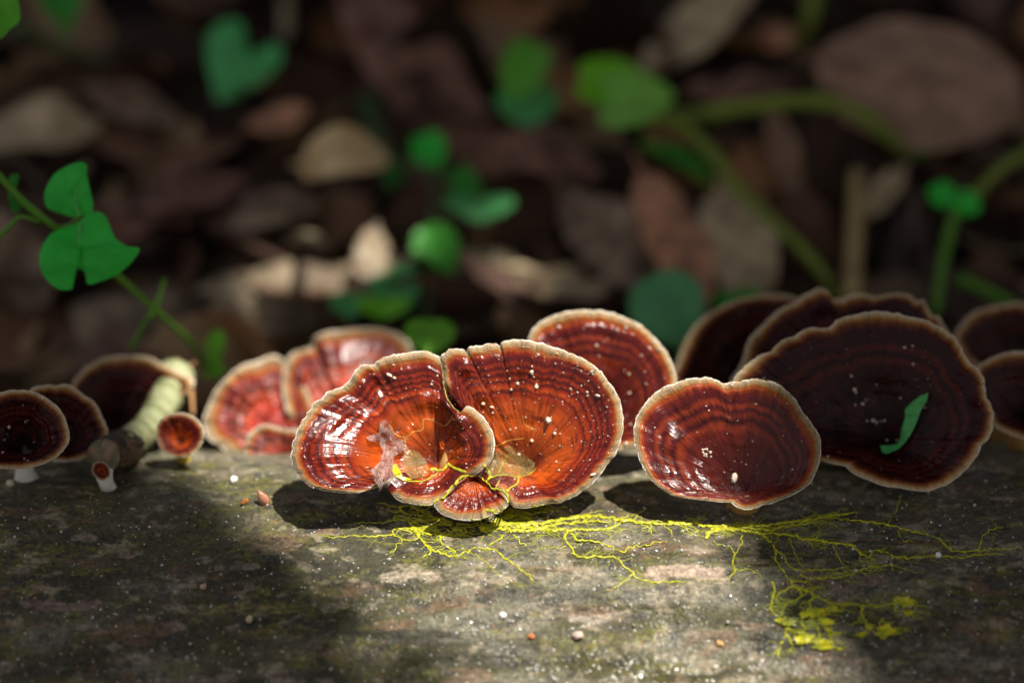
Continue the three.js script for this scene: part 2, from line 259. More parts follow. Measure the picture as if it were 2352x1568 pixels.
  const und = grid(N, 14, (i, j) => {
    const t = j / 14, r = j === 0 ? 1 : 1.004 - 1.004 * Math.pow(t, 1.1), q = top(i, clamp(r)), out = rim[i % N].clone().sub(hub).normalize();
    const d = j === 0 ? 0 : j === 1 ? TH * 0.45 : TH * (0.9 + 1.3 * t);
    return { p: q.P.addScaledVector(n, -d).addScaledVector(out, j === 1 ? 0.012 : 0), uv: [(i / N) * rep, t] };
  }, true);
  const m = new THREE.Mesh(g, capMats.orange); m.material = new THREE.MeshStandardMaterial({ side: THREE.DoubleSide }); m.updateMatrixWorld(); solid.push(m);
  const low = Math.min(...rim.map((r) => logF(r)));
  if (low < 0.12) console.log('low rim', o.hub, low.toFixed(2));
  return { g, und, hub, n, rim, m, under: hub.clone().addScaledVector(n, -TH * 1.6), dense: rep };
}
function stalk(from, foot, r, flare = 2) { const mid = from.clone().lerp(foot, 0.5); mid.z += 0.06; return tube(spline([from, mid, foot, foot.clone().add(V3(0, -0.15, 0))], 16), (t) => r * (1 + (flare - 1) * Math.pow(t, 3) + 0.5 * Math.pow(1 - t, 3)), 14); }
const footBelow = (p, dz = -0.1) => { const x = p.x, z = p.z + dz, a = Math.asin(clamp(z / LR, -0.95, 0.95)); return logP(x, a); };
function fungus(label, list, o = {}) {
  const shapes = list.map(capShape), base = o.foot ? o.foot : footBelow(shapes[0].hub, o.dz ?? -0.15);
  const g = thing(o.name ?? 'bracket_fungus', label, 'fungus', base, o.group);
  shapes.forEach((s, k) => {
    part('cap', s.g, capMats[list[k].mat ?? 'red'], g, list[k].label);
    part('pore_surface', s.und, poreMat, g);
    if (list[k].stem !== false) part('stem', stalk(s.under, k === 0 || list[k].ownFoot ? (k ? footBelow(s.hub, o.dz ?? -0.15) : base) : base, list[k].sr ?? 0.16, o.flare ?? 1.8), o.stem ?? stemMat, g);
  });
  return { g, shapes };
}

const mainRight = pts(Z1, [1085, 335, 1078, 262, 1070, 235, 1090, 220, 1130, 195, 1180, 185, 1215, 190, 1228, 205, 1240, 186, 1330, 165, 1425, 157, 1438, 168, 1450, 145, 1500, 134, 1560, 135, 1620, 140, 1690, 150, 1760, 175, 1820, 195, 1880, 220, 1940, 240, 1990, 270, 2040, 310, 2080, 350, 2110, 390, 2140, 425, 2160, 460, 2180, 500, 2195, 560, 2202, 620, 2200, 680, 2190, 740, 2175, 800, 2150, 850, 2120, 880, 2090, 930, 2050, 985, 2000, 1035, 1950, 1070, 1900, 1105, 1850, 1125, 1800, 1146, 1770, 1143, 1700, 1155, 1640, 1170, 1570, 1178, 1520, 1165, 1495, 1135, 1430, 1070, 1340, 1030, 1250, 960, 1180, 820, 1150, 650, 1110, 490]);
const mainLeft = pts(Z1, [1085, 330, 1082, 270, 1065, 232, 1020, 213, 985, 200, 920, 200, 850, 213, 780, 225, 720, 240, 680, 260, 660, 280, 600, 285, 560, 305, 530, 340, 505, 380, 470, 415, 420, 435, 370, 460, 330, 495, 290, 525, 260, 570, 235, 610, 210, 650, 185, 700, 165, 750, 155, 800, 150, 850, 150, 905, 170, 940, 195, 985, 230, 1025, 280, 1055, 340, 1075, 400, 1087, 460, 1095, 520, 1096, 580, 1090, 630, 1068, 662, 1035, 700, 1020, 745, 1055, 775, 1095, 800, 1122, 850, 1143, 900, 1150, 960, 1155, 1020, 1152, 1090, 1120, 1160, 1050, 1240, 975, 1285, 968, 1330, 935, 1375, 895, 1400, 850, 1410, 780, 1400, 720, 1370, 655, 1330, 600, 1280, 560, 1235, 543, 1196, 572, 1150, 540, 1112, 480, 1095, 410]);
const mainLow = pts(Z1, [1030, 1150, 1045, 1175, 1070, 1200, 1100, 1218, 1150, 1236, 1210, 1246, 1270, 1248, 1330, 1237, 1380, 1218, 1430, 1200, 1470, 1176, 1492, 1148, 1475, 1095, 1420, 1045, 1350, 1000, 1290, 962, 1220, 985, 1150, 1040, 1090, 1110]);
const M = fungus('sunlit double fungus with orange-brown zoned caps and yellow veins, on the log centre', [
  { out: mainRight, hub: Z1(1600, 930), at: [...Z1(1700, 1150), -0.3], elev: 40, D: 0.75, p: 1.25, mat: 'orange', seed: 11, N: 420, NR: 90, rough: 0.06, ridge: 0.02, label: 'broad orange-brown right-hand cap', bump: [[...Z1(1330, 480), 26, 0.08], [...Z1(1220, 320), 16, 0.07], [...Z1(1130, 420), 18, 0.06]], bare: [[...Z1(1130, 640), 62], [...Z1(1100, 520), 46], [...Z1(1250, 960), 80]], lift: [[...Z1(1200, 800), 90, -0.55], [...Z1(1130, 560), 40, -0.12]], sr: 0.3 },
  { out: mainLeft, hub: Z1(1055, 885), at: [...Z1(900, 1120), -0.5], elev: 46, azim: 4, D: 0.6, p: 1.1, mat: 'orange', seed: 23, N: 480, NR: 90, rough: 0.11, ridge: 0.025, label: 'lobed left-hand cap with a curled pale edge', bump: [[...Z1(1205, 860), 20, 0.12], [...Z1(1215, 760), 20, 0.16], [...Z1(1190, 670), 20, 0.16], [...Z1(1130, 580), 20, 0.16], [...Z1(1060, 525), 20, 0.14], [...Z1(960, 510), 22, 0.1], [...Z1(470, 900), 105, 0.36], [...Z1(720, 800), 34, -0.16], [...Z1(690, 420), 20, -0.1]], sr: 0.26, lift: [[...Z1(1370, 740), 75, 0.24]], bare: [[...Z1(1150, 535), 30], [...Z1(1105, 430), 44], [...Z1(745, 1020), 34], [...Z1(1170, 1040), 44]] },
  { out: mainLow, hub: Z1(1285, 990), at: [...Z1(1200, 1240), -0.72], elev: 52, D: 0.25, p: 1.2, mat: 'orange', seed: 37, N: 240, NR: 50, label: 'small fan-shaped lower cap', stem: false },
]);
const capC = pts(Z2, [65, 960, 75, 900, 90, 860, 115, 820, 150, 780, 190, 740, 240, 705, 300, 680, 370, 655, 440, 648, 495, 645, 550, 655, 600, 674, 650, 668, 700, 665, 760, 655, 830, 655, 880, 670, 940, 700, 985, 740, 1020, 775, 1045, 820, 1080, 870, 1110, 910, 1140, 950, 1160, 990, 1168, 1050, 1165, 1110, 1150, 1170, 1130, 1220, 1110, 1260, 1070, 1295, 1010, 1330, 940, 1360, 870, 1385, 830, 1390, 780, 1412, 730, 1420, 690, 1412, 660, 1392, 640, 1375, 580, 1375, 500, 1367, 420, 1358, 350, 1350, 290, 1335, 240, 1305, 190, 1265, 150, 1220, 120, 1170, 95, 1110, 80, 1050, 68, 1000]);
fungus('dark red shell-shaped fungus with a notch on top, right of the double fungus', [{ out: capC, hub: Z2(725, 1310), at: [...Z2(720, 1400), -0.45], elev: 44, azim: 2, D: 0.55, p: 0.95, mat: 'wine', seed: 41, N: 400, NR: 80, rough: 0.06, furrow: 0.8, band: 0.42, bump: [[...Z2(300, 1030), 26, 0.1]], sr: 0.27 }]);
const capB = pts(Z0, [1212, 790, 1215, 768, 1232, 744, 1262, 725, 1310, 712, 1370, 710, 1420, 720, 1470, 744, 1510, 780, 1540, 822, 1553, 862, 1552, 920, 1530, 975, 1490, 1012, 1430, 1030, 1340, 1030, 1260, 1000, 1220, 940, 1205, 860]);
fungus('rounded dark red fungus half hidden behind the double fungus', [{ out: capB, hub: [1380, 960], at: [1380, 960, 1.4], elev: 48, D: 0.55, p: 1.3, mat: 'wine', seed: 51, rough: 0.05 }]);
const capA1 = pts(Z0, [652, 845, 665, 815, 690, 800, 715, 790, 722, 772, 745, 760, 790, 754, 850, 750, 900, 756, 935, 778, 950, 810, 948, 870, 940, 940, 900, 1000, 830, 1040, 760, 1060, 700, 1030, 665, 960, 650, 900]);
const capA2 = pts(Z0, [662, 835, 640, 815, 615, 815, 590, 825, 560, 834, 530, 855, 498, 888, 477, 930, 466, 970, 478, 1003, 505, 1022, 540, 1046, 580, 1060, 640, 1055, 700, 1030, 720, 980, 710, 900]);
const capA3 = pts(Z0, [562, 1040, 566, 1005, 580, 985, 605, 972, 640, 980, 690, 990, 720, 1030, 700, 1068, 650, 1076, 600, 1074, 572, 1060]);
fungus('blurred sunlit cluster of glossy crimson caps behind the double fungus', [
  { out: capA1, hub: [790, 1010], at: [790, 1010, 4.4], elev: 56, azim: 18, D: 0.22, p: 1.3, mat: 'red', seed: 61, rough: 0.3, ridge: 0.06, band: 0.55, wave: 0.16 },
  { out: capA2, hub: [650, 990], at: [600, 990, 4.1], elev: 57, azim: 19, D: 0.2, p: 1.2, mat: 'red', seed: 67, rough: 0.3, ridge: 0.06, band: 0.55, wave: 0.16, stem: false },
  { out: capA3, hub: [655, 1050], at: [640, 1060, 2.9], elev: 48, D: 0.3, p: 1.2, mat: 'red', seed: 71, rough: 0.1, band: 0.42, stem: false },
], { dz: -0.3 });
const capE = pts(Z2, [640, 655, 680, 590, 710, 520, 730, 450, 760, 400, 810, 350, 860, 300, 910, 260, 960, 230, 1030, 190, 1090, 150, 1130, 130, 1180, 125, 1215, 150, 1230, 175, 1280, 180, 1340, 160, 1420, 155, 1480, 165, 1560, 155, 1640, 152, 1690, 165, 1730, 195, 1770, 190, 1790, 230, 1820, 270, 1870, 300, 1890, 340, 1920, 380, 1960, 430, 2000, 560, 1960, 800, 1800, 980, 1500, 1040, 1200, 1000, 900, 900, 700, 780]);
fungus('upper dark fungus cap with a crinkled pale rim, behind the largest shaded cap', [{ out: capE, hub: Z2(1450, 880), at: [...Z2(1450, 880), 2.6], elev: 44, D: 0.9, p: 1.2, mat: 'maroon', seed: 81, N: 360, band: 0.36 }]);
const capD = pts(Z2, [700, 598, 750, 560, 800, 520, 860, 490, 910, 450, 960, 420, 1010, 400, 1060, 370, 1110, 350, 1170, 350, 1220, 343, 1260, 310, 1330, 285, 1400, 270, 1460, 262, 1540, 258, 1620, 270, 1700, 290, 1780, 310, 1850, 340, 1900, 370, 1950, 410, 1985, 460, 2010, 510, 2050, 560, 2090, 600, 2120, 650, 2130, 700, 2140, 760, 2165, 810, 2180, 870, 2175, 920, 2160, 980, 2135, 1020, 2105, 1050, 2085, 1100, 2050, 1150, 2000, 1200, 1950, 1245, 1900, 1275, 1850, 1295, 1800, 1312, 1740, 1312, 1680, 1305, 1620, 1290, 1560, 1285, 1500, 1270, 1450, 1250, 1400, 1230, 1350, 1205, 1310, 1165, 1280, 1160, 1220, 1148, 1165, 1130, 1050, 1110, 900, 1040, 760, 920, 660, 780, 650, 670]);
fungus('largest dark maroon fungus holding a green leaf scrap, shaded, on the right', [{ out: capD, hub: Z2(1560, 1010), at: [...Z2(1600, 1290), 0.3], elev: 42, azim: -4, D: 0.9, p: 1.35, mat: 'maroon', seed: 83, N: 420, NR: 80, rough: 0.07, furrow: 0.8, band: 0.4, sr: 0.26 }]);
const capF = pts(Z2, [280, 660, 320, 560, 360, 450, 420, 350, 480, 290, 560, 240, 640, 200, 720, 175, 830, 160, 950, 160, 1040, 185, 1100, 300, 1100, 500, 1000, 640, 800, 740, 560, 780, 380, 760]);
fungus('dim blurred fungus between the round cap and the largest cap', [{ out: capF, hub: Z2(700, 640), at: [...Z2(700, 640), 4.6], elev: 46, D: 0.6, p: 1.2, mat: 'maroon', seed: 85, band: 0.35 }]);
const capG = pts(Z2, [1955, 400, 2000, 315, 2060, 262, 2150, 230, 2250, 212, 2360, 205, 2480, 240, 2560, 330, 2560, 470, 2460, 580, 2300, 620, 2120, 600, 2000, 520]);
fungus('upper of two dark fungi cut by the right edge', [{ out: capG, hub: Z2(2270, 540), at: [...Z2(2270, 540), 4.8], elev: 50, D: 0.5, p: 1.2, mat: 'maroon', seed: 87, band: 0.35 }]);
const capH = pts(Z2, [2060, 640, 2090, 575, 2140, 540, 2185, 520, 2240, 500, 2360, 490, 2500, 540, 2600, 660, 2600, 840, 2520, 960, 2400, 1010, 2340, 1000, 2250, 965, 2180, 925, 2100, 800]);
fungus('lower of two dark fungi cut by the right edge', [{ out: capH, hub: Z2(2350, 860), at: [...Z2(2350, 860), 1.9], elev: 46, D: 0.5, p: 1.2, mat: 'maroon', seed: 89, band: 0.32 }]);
const capL3 = pts(Z3, [510, 480, 560, 400, 610, 350, 660, 320, 730, 285, 800, 270, 880, 262, 960, 265, 1030, 270, 1090, 290, 1150, 325, 1210, 350, 1290, 390, 1370, 430, 1380, 480, 1260, 580, 1100, 720, 950, 830, 800, 870, 680, 820, 580, 700]);
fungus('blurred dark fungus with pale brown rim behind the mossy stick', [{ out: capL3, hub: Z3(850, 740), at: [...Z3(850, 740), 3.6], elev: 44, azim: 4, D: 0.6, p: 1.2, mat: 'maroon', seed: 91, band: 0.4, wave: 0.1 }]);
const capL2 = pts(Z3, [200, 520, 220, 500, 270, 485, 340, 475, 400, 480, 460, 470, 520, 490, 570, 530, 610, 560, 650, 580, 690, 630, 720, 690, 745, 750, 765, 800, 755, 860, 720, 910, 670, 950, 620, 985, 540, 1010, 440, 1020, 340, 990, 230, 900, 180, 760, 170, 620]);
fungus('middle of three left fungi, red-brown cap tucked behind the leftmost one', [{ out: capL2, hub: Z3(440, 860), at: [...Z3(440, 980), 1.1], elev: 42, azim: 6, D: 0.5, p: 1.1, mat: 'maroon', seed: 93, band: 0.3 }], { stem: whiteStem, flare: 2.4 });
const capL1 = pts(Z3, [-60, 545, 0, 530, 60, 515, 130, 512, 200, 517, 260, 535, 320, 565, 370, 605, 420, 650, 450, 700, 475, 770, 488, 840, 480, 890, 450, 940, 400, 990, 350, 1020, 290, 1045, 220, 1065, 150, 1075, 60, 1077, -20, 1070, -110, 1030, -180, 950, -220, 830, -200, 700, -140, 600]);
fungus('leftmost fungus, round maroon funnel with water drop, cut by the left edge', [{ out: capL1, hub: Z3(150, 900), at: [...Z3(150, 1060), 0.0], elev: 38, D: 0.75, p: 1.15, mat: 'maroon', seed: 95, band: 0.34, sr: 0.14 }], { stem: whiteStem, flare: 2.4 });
const capO = pts(Z3, [1105, 810, 1115, 760, 1150, 710, 1200, 685, 1270, 675, 1340, 685, 1400, 720, 1440, 780, 1448, 840, 1430, 900, 1390, 950, 1330, 985, 1260, 992, 1190, 970, 1140, 930, 1112, 870]);
fungus('tiny amber cup fungus on a yellow stem beside the stick', [{ out: capO, hub: Z3(1290, 890), at: [...Z3(1280, 970), 1.4], elev: 40, D: 0.4, p: 1.1, mat: 'orange', seed: 97, N: 160, NR: 36, band: 0.2, sr: 0.11, period: 4 }], { stem: yellowStem, name: 'cup_fungus' });
const capT = pts(Z3, [648, 1090, 655, 1050, 680, 1028, 715, 1025, 750, 1040, 775, 1075, 778, 1115, 755, 1145, 720, 1158, 685, 1145, 660, 1120]);
{
  const foot = logHit(...Z3(770, 1215))[0];
  fungus('tiny white-stemmed cup fungus growing under the stick end', [{ out: capT, hub: Z3(725, 1095), at: [...Z3(720, 1140), 0.2], elev: 38, D: 0.18, p: 1, mat: 'orange', seed: 99, N: 90, NR: 24, band: 0.12, sr: 0.13, period: 3, rough: 0.01, wave: 0.01 }], { stem: whiteStem, name: 'cup_fungus', foot, flare: 1.5 });
}

// ---------------------------------------------------------------- sticks, seeds and scraps on the log
const woodBump = texture(256, 256, (u, v) => fbm(u * 24, v * 6, 201, 4, 24), false);
function mottled(a, b, s, f = 6) { return texture(256, 256, (u, v) => { const k = smooth(0.38, 0.62, fbm(u * f, v * f, s, 4, f)); return a.map((q, i) => mix(q, b[i], k) * (0.75 + 0.5 * vn(u * 64, v * 64, s + 9, 64))); }); }
{
  const A = unp(...Z3(745, 985), 0.9), B = unp(...Z3(1255, 400), 4.6);
  const P = spline([A, unp(...Z3(800, 965), 1.3), unp(...Z3(1040, 790), 2.9), unp(...Z3(1190, 560), 4), B], 60);
  const g = thing('cut_stick', 'pale green stick with a dark muddy end lying between the left fungi', 'stick', A.clone());
  const body = tube(P, (t) => 0.33 + 0.02 * Math.sin(t * 9) + 0.06 * smooth(0.85, 1, t), 28);
  part('bark', body, std({ map: mottled([0.40, 0.42, 0.22], [0.24, 0.26, 0.11], 211, 4), roughness: 0.7, bumpMap: woodBump, bumpScale: 0.0006 }), g);
  const dir = A.clone().sub(P[6]).normalize();
  const side = V3().crossVectors(dir, V3(0, 1, 0)).normalize(), up2 = V3().crossVectors(side, dir).normalize();
  const ringAt = (r, d, i, n, ns) => { const a = (i / n) * Math.PI * 2, k = r * (1 + 0.16 * (vn((i / n) * 9, d * 3, ns, 9) - 0.5)); return A.clone().addScaledVector(dir, d).addScaledVector(side, Math.cos(a) * k).addScaledVector(up2, Math.sin(a) * k); };
  part('rotten_end', grid(36, 12, (i, j) => { const t = j / 12; return { p: ringAt(mix(0.41, 0.36, t * t) + 0.05 * (vn(i * 0.7, j * 0.8, 9) - 0.5), mix(-1.1, 0.06, t), i, 36, 7), uv: [i / 36, t] }; }, true), std({ map: mottled([0.025, 0.016, 0.012], [0.10, 0.065, 0.03], 213, 8), roughness: 0.5, bumpMap: woodBump, bumpScale: 0.002 }), g);
  part('end_face', grid(28, 7, (i, j) => { const t = j / 7; return { p: ringAt(0.35 * t, 0.06 + 0.1 * (1 - t * t), i, 28, 7), uv: [0.5 + 0.5 * t * Math.cos(i / 28 * 6.283), 0.5 + 0.5 * t * Math.sin(i / 28 * 6.283)] }; }, true), std({ map: mottled([0.32, 0.21, 0.12], [0.18, 0.17, 0.09], 215, 6), roughness: 0.6, bumpMap: woodBump, bumpScale: 0.001 }), g);
  const top = [];
  for (let k = 0; k < 7; k++) { const a = rr(0, 6.28), q = B.clone().add(V3(Math.cos(a) * 0.28, 0.02, Math.sin(a) * 0.2)); top.push(tube([q, q.clone().add(V3(rr(-0.08, 0.1), 0.1, -0.05)), q.clone().add(V3(rr(-0.1, 0.14), rr(0.14, 0.26), -0.1))], (t) => 0.1 * (1 - t * 0.8), 6)); }
  part('torn_bark', mergeGeometries(top), std({ color: rgb(0.34, 0.17, 0.07), roughness: 0.8 }), g);
  part('bark_flap', tube(spline([unp(...Z3(1345, 430), 4.4), unp(...Z3(1362, 560), 4.1), unp(...Z3(1372, 690), 3.9)], 14), (t) => 0.07 * (1 - 0.5 * t), 8), std({ color: rgb(0.4, 0.2, 0.08), roughness: 0.8 }), g);
}
function lump(P, r, s, det = 1, sq = [1, 1, 1]) { const g = new THREE.IcosahedronGeometry(1, det), a = g.attributes.position, v = V3(); const m = new THREE.Matrix4().makeRotationFromEuler(new THREE.Euler(hash(s, 1, 1) * 6, hash(s, 2, 1) * 6, hash(s, 3, 1) * 6));
  for (let i = 0; i < a.count; i++) { v.fromBufferAttribute(a, i); const k = 0.75 + 0.5 * vn(v.x * 1.6 + v.z * 2.3 + s, v.y * 1.7 - v.z + s, s); v.multiplyScalar(k * r).multiply(V3(...sq)); a.setXYZ(i, v.x, v.y, v.z); }
  g.applyMatrix4(m); g.computeVertexNormals(); return g.translate(P.x, P.y, P.z); }
{
  const at = (z, x, y, up = 0.04) => { const h = surfaceHit(...z(x, y)); return h.p.clone().addScaledVector(h.n, up); };
  const P = at(Z3, 1880, 1315, 0.09), ax = V3(0.25, 0.35, 0.1).normalize(), g = thing('seed', 'reddish brown teardrop seed on the log, left of the cap shadow', 'seed', P);
  const s = new THREE.LatheGeometry([[0, -0.17], [0.05, -0.155], [0.095, -0.1], [0.11, -0.03], [0.1, 0.05], [0.06, 0.13], [0.015, 0.2], [0, 0.205]].map((q) => new THREE.Vector2(...q)), 20).scale(1, 1, 0.75);
  s.applyQuaternion(new THREE.Quaternion().setFromUnitVectors(V3(0, 1, 0), V3(-0.5, 0.75, -0.2).normalize())).translate(P.x, P.y, P.z);
  part('husk', s, std({ map: mottled([0.30, 0.11, 0.06], [0.45, 0.2, 0.12], 221, 4), roughness: 0.35 }), g);
  const tip = P.clone().add(V3(0.07, -0.12, 0.05)); part('seed_tip', lump(tip, 0.06, 5, 2), std({ color: rgb(0.5, 0.32, 0.3), roughness: 0.3 }), g);
  solo('bark_crumb', mergeGeometries([lump(at(Z3, 1740, 1328), 0.075, 12, 1, [1.2, 0.5, 0.9]), lump(at(Z3, 1752, 1322, 0.06), 0.05, 14, 1), lump(at(Z3, 1726, 1335, 0.05), 0.04, 15, 1)]), std({ color: rgb(0.42, 0.15, 0.03), roughness: 0.8 }), 'orange crumb of bark beside the teardrop seed', 'bark crumb');
  const cream = std({ color: rgb(0.7, 0.6, 0.46), roughness: 0.5 });
  solo('spore_ball', lump(at(Z3, 1665, 1175, 0.06), 0.08, 3, 3), std({ color: rgb(0.8, 0.76, 0.68), roughness: 0.5 }), 'white ball on the sunlit log top near the crimson cluster', 'spore ball');
  solo('spore_ball', lump(at(Z3, 68, 1200, 0.06), 0.075, 4, 3), cream, 'cream ball on the log below the leftmost fungus', 'spore ball');
  const W = [[S2, 1142, 968, 0.06, 'white pellet on the sunlit log face under the double fungus', [0.8, 0.78, 0.72]], [S2, 1640, 1100, 0.1, 'pinkish white flake low on the sunlit log face', [0.62, 0.47, 0.4]], [S2, 1330, 1105, 0.06, 'orange-red crumb low on the sunlit log face', [0.6, 0.16, 0.05]], [Z0, 487, 1447, 0.0, '', 0], [S3, 1790, 570, 0.055, 'white grain among the yellow threads on the right log face', [0.8, 0.8, 0.82]], [S3, 345, 1160, 0.075, 'ochre crumb low on the log, left of the slime fan', [0.6, 0.36, 0.14]], [Z0, 573, 1422, 0.075, 'yellowish pellet on the dark left log face', [0.55, 0.47, 0.24]], [Z0, 465, 1348, 0.06, 'pink-brown pellet above the yellowish pellet on the left log face', [0.5, 0.34, 0.24]]];
  W.forEach(([z, x, y, r, label, c], k) => { if (r) solo('pellet', lump(at(z, x, y, r * 0.4), r, 40 + k, 2, [1.1, 0.8, 1]), std({ color: rgb(...c), roughness: 0.6 }), label, 'pellet'); });
}

// a sheet draped on whatever lies under a pixel polygon
function drape(px, step, lift, opt = {}) {
  const xs = px.map((q) => q[0]), ys = px.map((q) => q[1]), x0 = Math.min(...xs), y0 = Math.min(...ys), nx = Math.ceil((Math.max(...xs) - x0) / step), ny = Math.ceil((Math.max(...ys) - y0) / step), id = new Map(), P = [], I = [], U = [];
  const near = (x, y) => { let b = [x, y], d = step * 0.75; for (let i = 0, j = px.length - 1; i < px.length; j = i++) { const [a, c] = px[j], [e, f] = px[i], t = clamp(((x - a) * (e - a) + (y - c) * (f - c)) / ((e - a) ** 2 + (f - c) ** 2)), X = a + (e - a) * t, Y = c + (f - c) * t, q = Math.hypot(X - x, Y - y); if (q < d) { d = q; b = [X, Y]; } } return b; };
  const depth = (x, y) => { const h = surfaceHit(x, y, opt.only); return h; };
  const vert = (i, j) => {
    const k = i * 4096 + j; if (id.has(k)) return id.get(k);
    const [x, y] = near(x0 + i * step, y0 + j * step), h = depth(x, y); if (!h) { id.set(k, -1); return -1; }
    const p = h.p.clone().addScaledVector(opt.along ?? h.n, lift + (opt.crumple ?? 0) * (fbm(x * (opt.freq ?? 0.06), y * (opt.freq ?? 0.06), opt.seed ?? 1, 2)) + (opt.tilt ? opt.tilt(x, y) : 0));
    P.push(p.x, p.y, p.z); U.push(x / 60, y / 60); id.set(k, P.length / 3 - 1); return P.length / 3 - 1;
  };
  for (let j = 0; j < ny; j++) for (let i = 0; i < nx; i++) if (inside(px, x0 + (i + 0.5) * step, y0 + (j + 0.5) * step)) {
    const a = vert(i, j), b = vert(i + 1, j), c = vert(i, j + 1), d = vert(i + 1, j + 1); if (a < 0 || b < 0 || c < 0 || d < 0) continue; I.push(a, c, b, b, c, d); }
  const g = new THREE.BufferGeometry(); g.setAttribute('position', new THREE.Float32BufferAttribute(P, 3)); g.setAttribute('uv', new THREE.Float32BufferAttribute(U, 2)); g.setIndex(I); g.computeVertexNormals(); return g;
}
{
  const scrap = pts(Z1, [690, 640, 740, 650, 760, 700, 800, 735, 850, 760, 868, 820, 830, 850, 790, 880, 770, 950, 782, 1020, 745, 1050, 705, 1085, 672, 1060, 660, 1010, 610, 962, 680, 905, 700, 830, 680, 775, 615, 770, 608, 740, 680, 705]);
  solo('dry_leaf_scrap', drape(scrap, 2.5, 0.0, { crumple: 0.2, freq: 0.05, seed: 71 }), std({ map: mottled([0.62, 0.49, 0.45], [0.40, 0.27, 0.23], 231, 6), roughness: 0.3, bumpMap: woodBump, bumpScale: 0.0005, transmission: 0.35, transparent: true, opacity: 0.62 }), 'crumpled grey-brown dry leaf scrap stuck on the left cap of the double fungus', 'leaf scrap');
  const green = pts(Z2, [1790, 745, 1782, 790, 1745, 850, 1720, 920, 1690, 980, 1650, 1040, 1600, 1080, 1545, 1100, 1520, 1090, 1508, 1050, 1560, 1050, 1610, 1045, 1630, 1000, 1635, 950, 1655, 890, 1655, 840, 1690, 800, 1750, 757]);
  solo('green_leaf_scrap', drape(green, 3, 0.03, { crumple: 0.12, seed: 73, along: facing(40) }), std({ color: rgb(0.08, 0.44, 0.11), roughness: 0.5, transmission: 0.15 }), 'curved bright green leaf scrap lying in the largest maroon fungus', 'leaf scrap');
}

// ---------------------------------------------------------------- yellow slime mould
const slimeMat = std({ map: mottled([0.66, 0.60, 0.012], [0.36, 0.37, 0.03], 241, 5), roughness: 0.35, specularIntensity: 0.6, transmission: 0.1 });
const thinSlime = std({ map: mottled([0.42, 0.42, 0.02], [0.20, 0.24, 0.04], 243, 5), roughness: 0.4, transmission: 0.2 });
function vein(px, w, o = {}) { // w: width in pixels; follows the surface under the pixels, with the small wiggles of a plasmodium
  const s = o.seed ?? Math.floor(rr(0, 9999)), c = new THREE.CatmullRomCurve3(px.map(([x, y]) => V3(x, y, 0)), false, 'centripetal'), len = c.getLength(), n = Math.max(4, Math.round(len / 2.6)), q = c.getSpacedPoints(n), P = [], N = [];
  for (let i = 0; i <= n; i++) {
    const t = c.getTangent(i / n), e = Math.min(1, Math.min(i, n - i) / 3), d = e * (o.wig ?? 1) * ((vn(i * 0.33, 0.5, s) - 0.5) * 7 + (vn(i * 0.9, 0.5, s + 1) - 0.5) * 3.4), h = surfaceHit(q[i].x - t.y * d, q[i].y + t.x * d, o.only);
    if (!h) continue; const r = w * 0.0042;
    if (P.length && P[P.length - 1].distanceTo(h.p) > 1.2) break;
    P.push(h.p.clone().addScaledVector(h.n, r * 0.2)); N.push(h.n);
  }
  if (P.length < 3) return null;
  const m = P.length;
  return tube(P, (t) => w * 0.0037 * mix(1, o.end ?? 0.55, t) * (0.62 + 0.8 * vn(t * m * 0.45, 0.7, s + 2)) * Math.min(1, 0.35 + (1 - t) * 12), w > 4 ? 7 : 5, (i) => N[i]);
}
function twigs(px, w, count, len, spread = 1) { // side threads that leave a vein
  const out = [], c = new THREE.CatmullRomCurve3(px.map(([x, y]) => V3(x, y, 0)), false, 'centripetal');
  for (let k = 0; k < count; k++) {
    const t = rnd(), p = c.getPoint(t), g = c.getTangent(t); let a = Math.atan2(g.y, g.x) + (rnd() < 0.5 ? -1 : 1) * rr(0.4, 1.2) * spread, x = p.x, y = p.y; const q = [[x, y]], n = 3 + Math.floor(rnd() * 4);
    for (let i = 0; i < n; i++) { a += rr(-0.6, 0.6); x += Math.cos(a) * len * rr(0.2, 0.45) * 1.3; y += Math.sin(a) * len * rr(0.2, 0.45) * 0.55; q.push([x, y]); }
    const v = vein(q, w, { end: 0.3 }); if (v) out.push(v);
    if (n > 4) { const b = vein([q[2], [q[2][0] + rr(-1, 1) * len * 0.5, q[2][1] + rr(0.1, 0.6) * len * 0.5], [q[2][0] + rr(-1, 1) * len * 0.9, q[2][1] + rr(0.2, 0.8) * len * 0.6]], w * 0.8, { end: 0.3 }); if (b) out.push(b); }
  }
  return out;
}
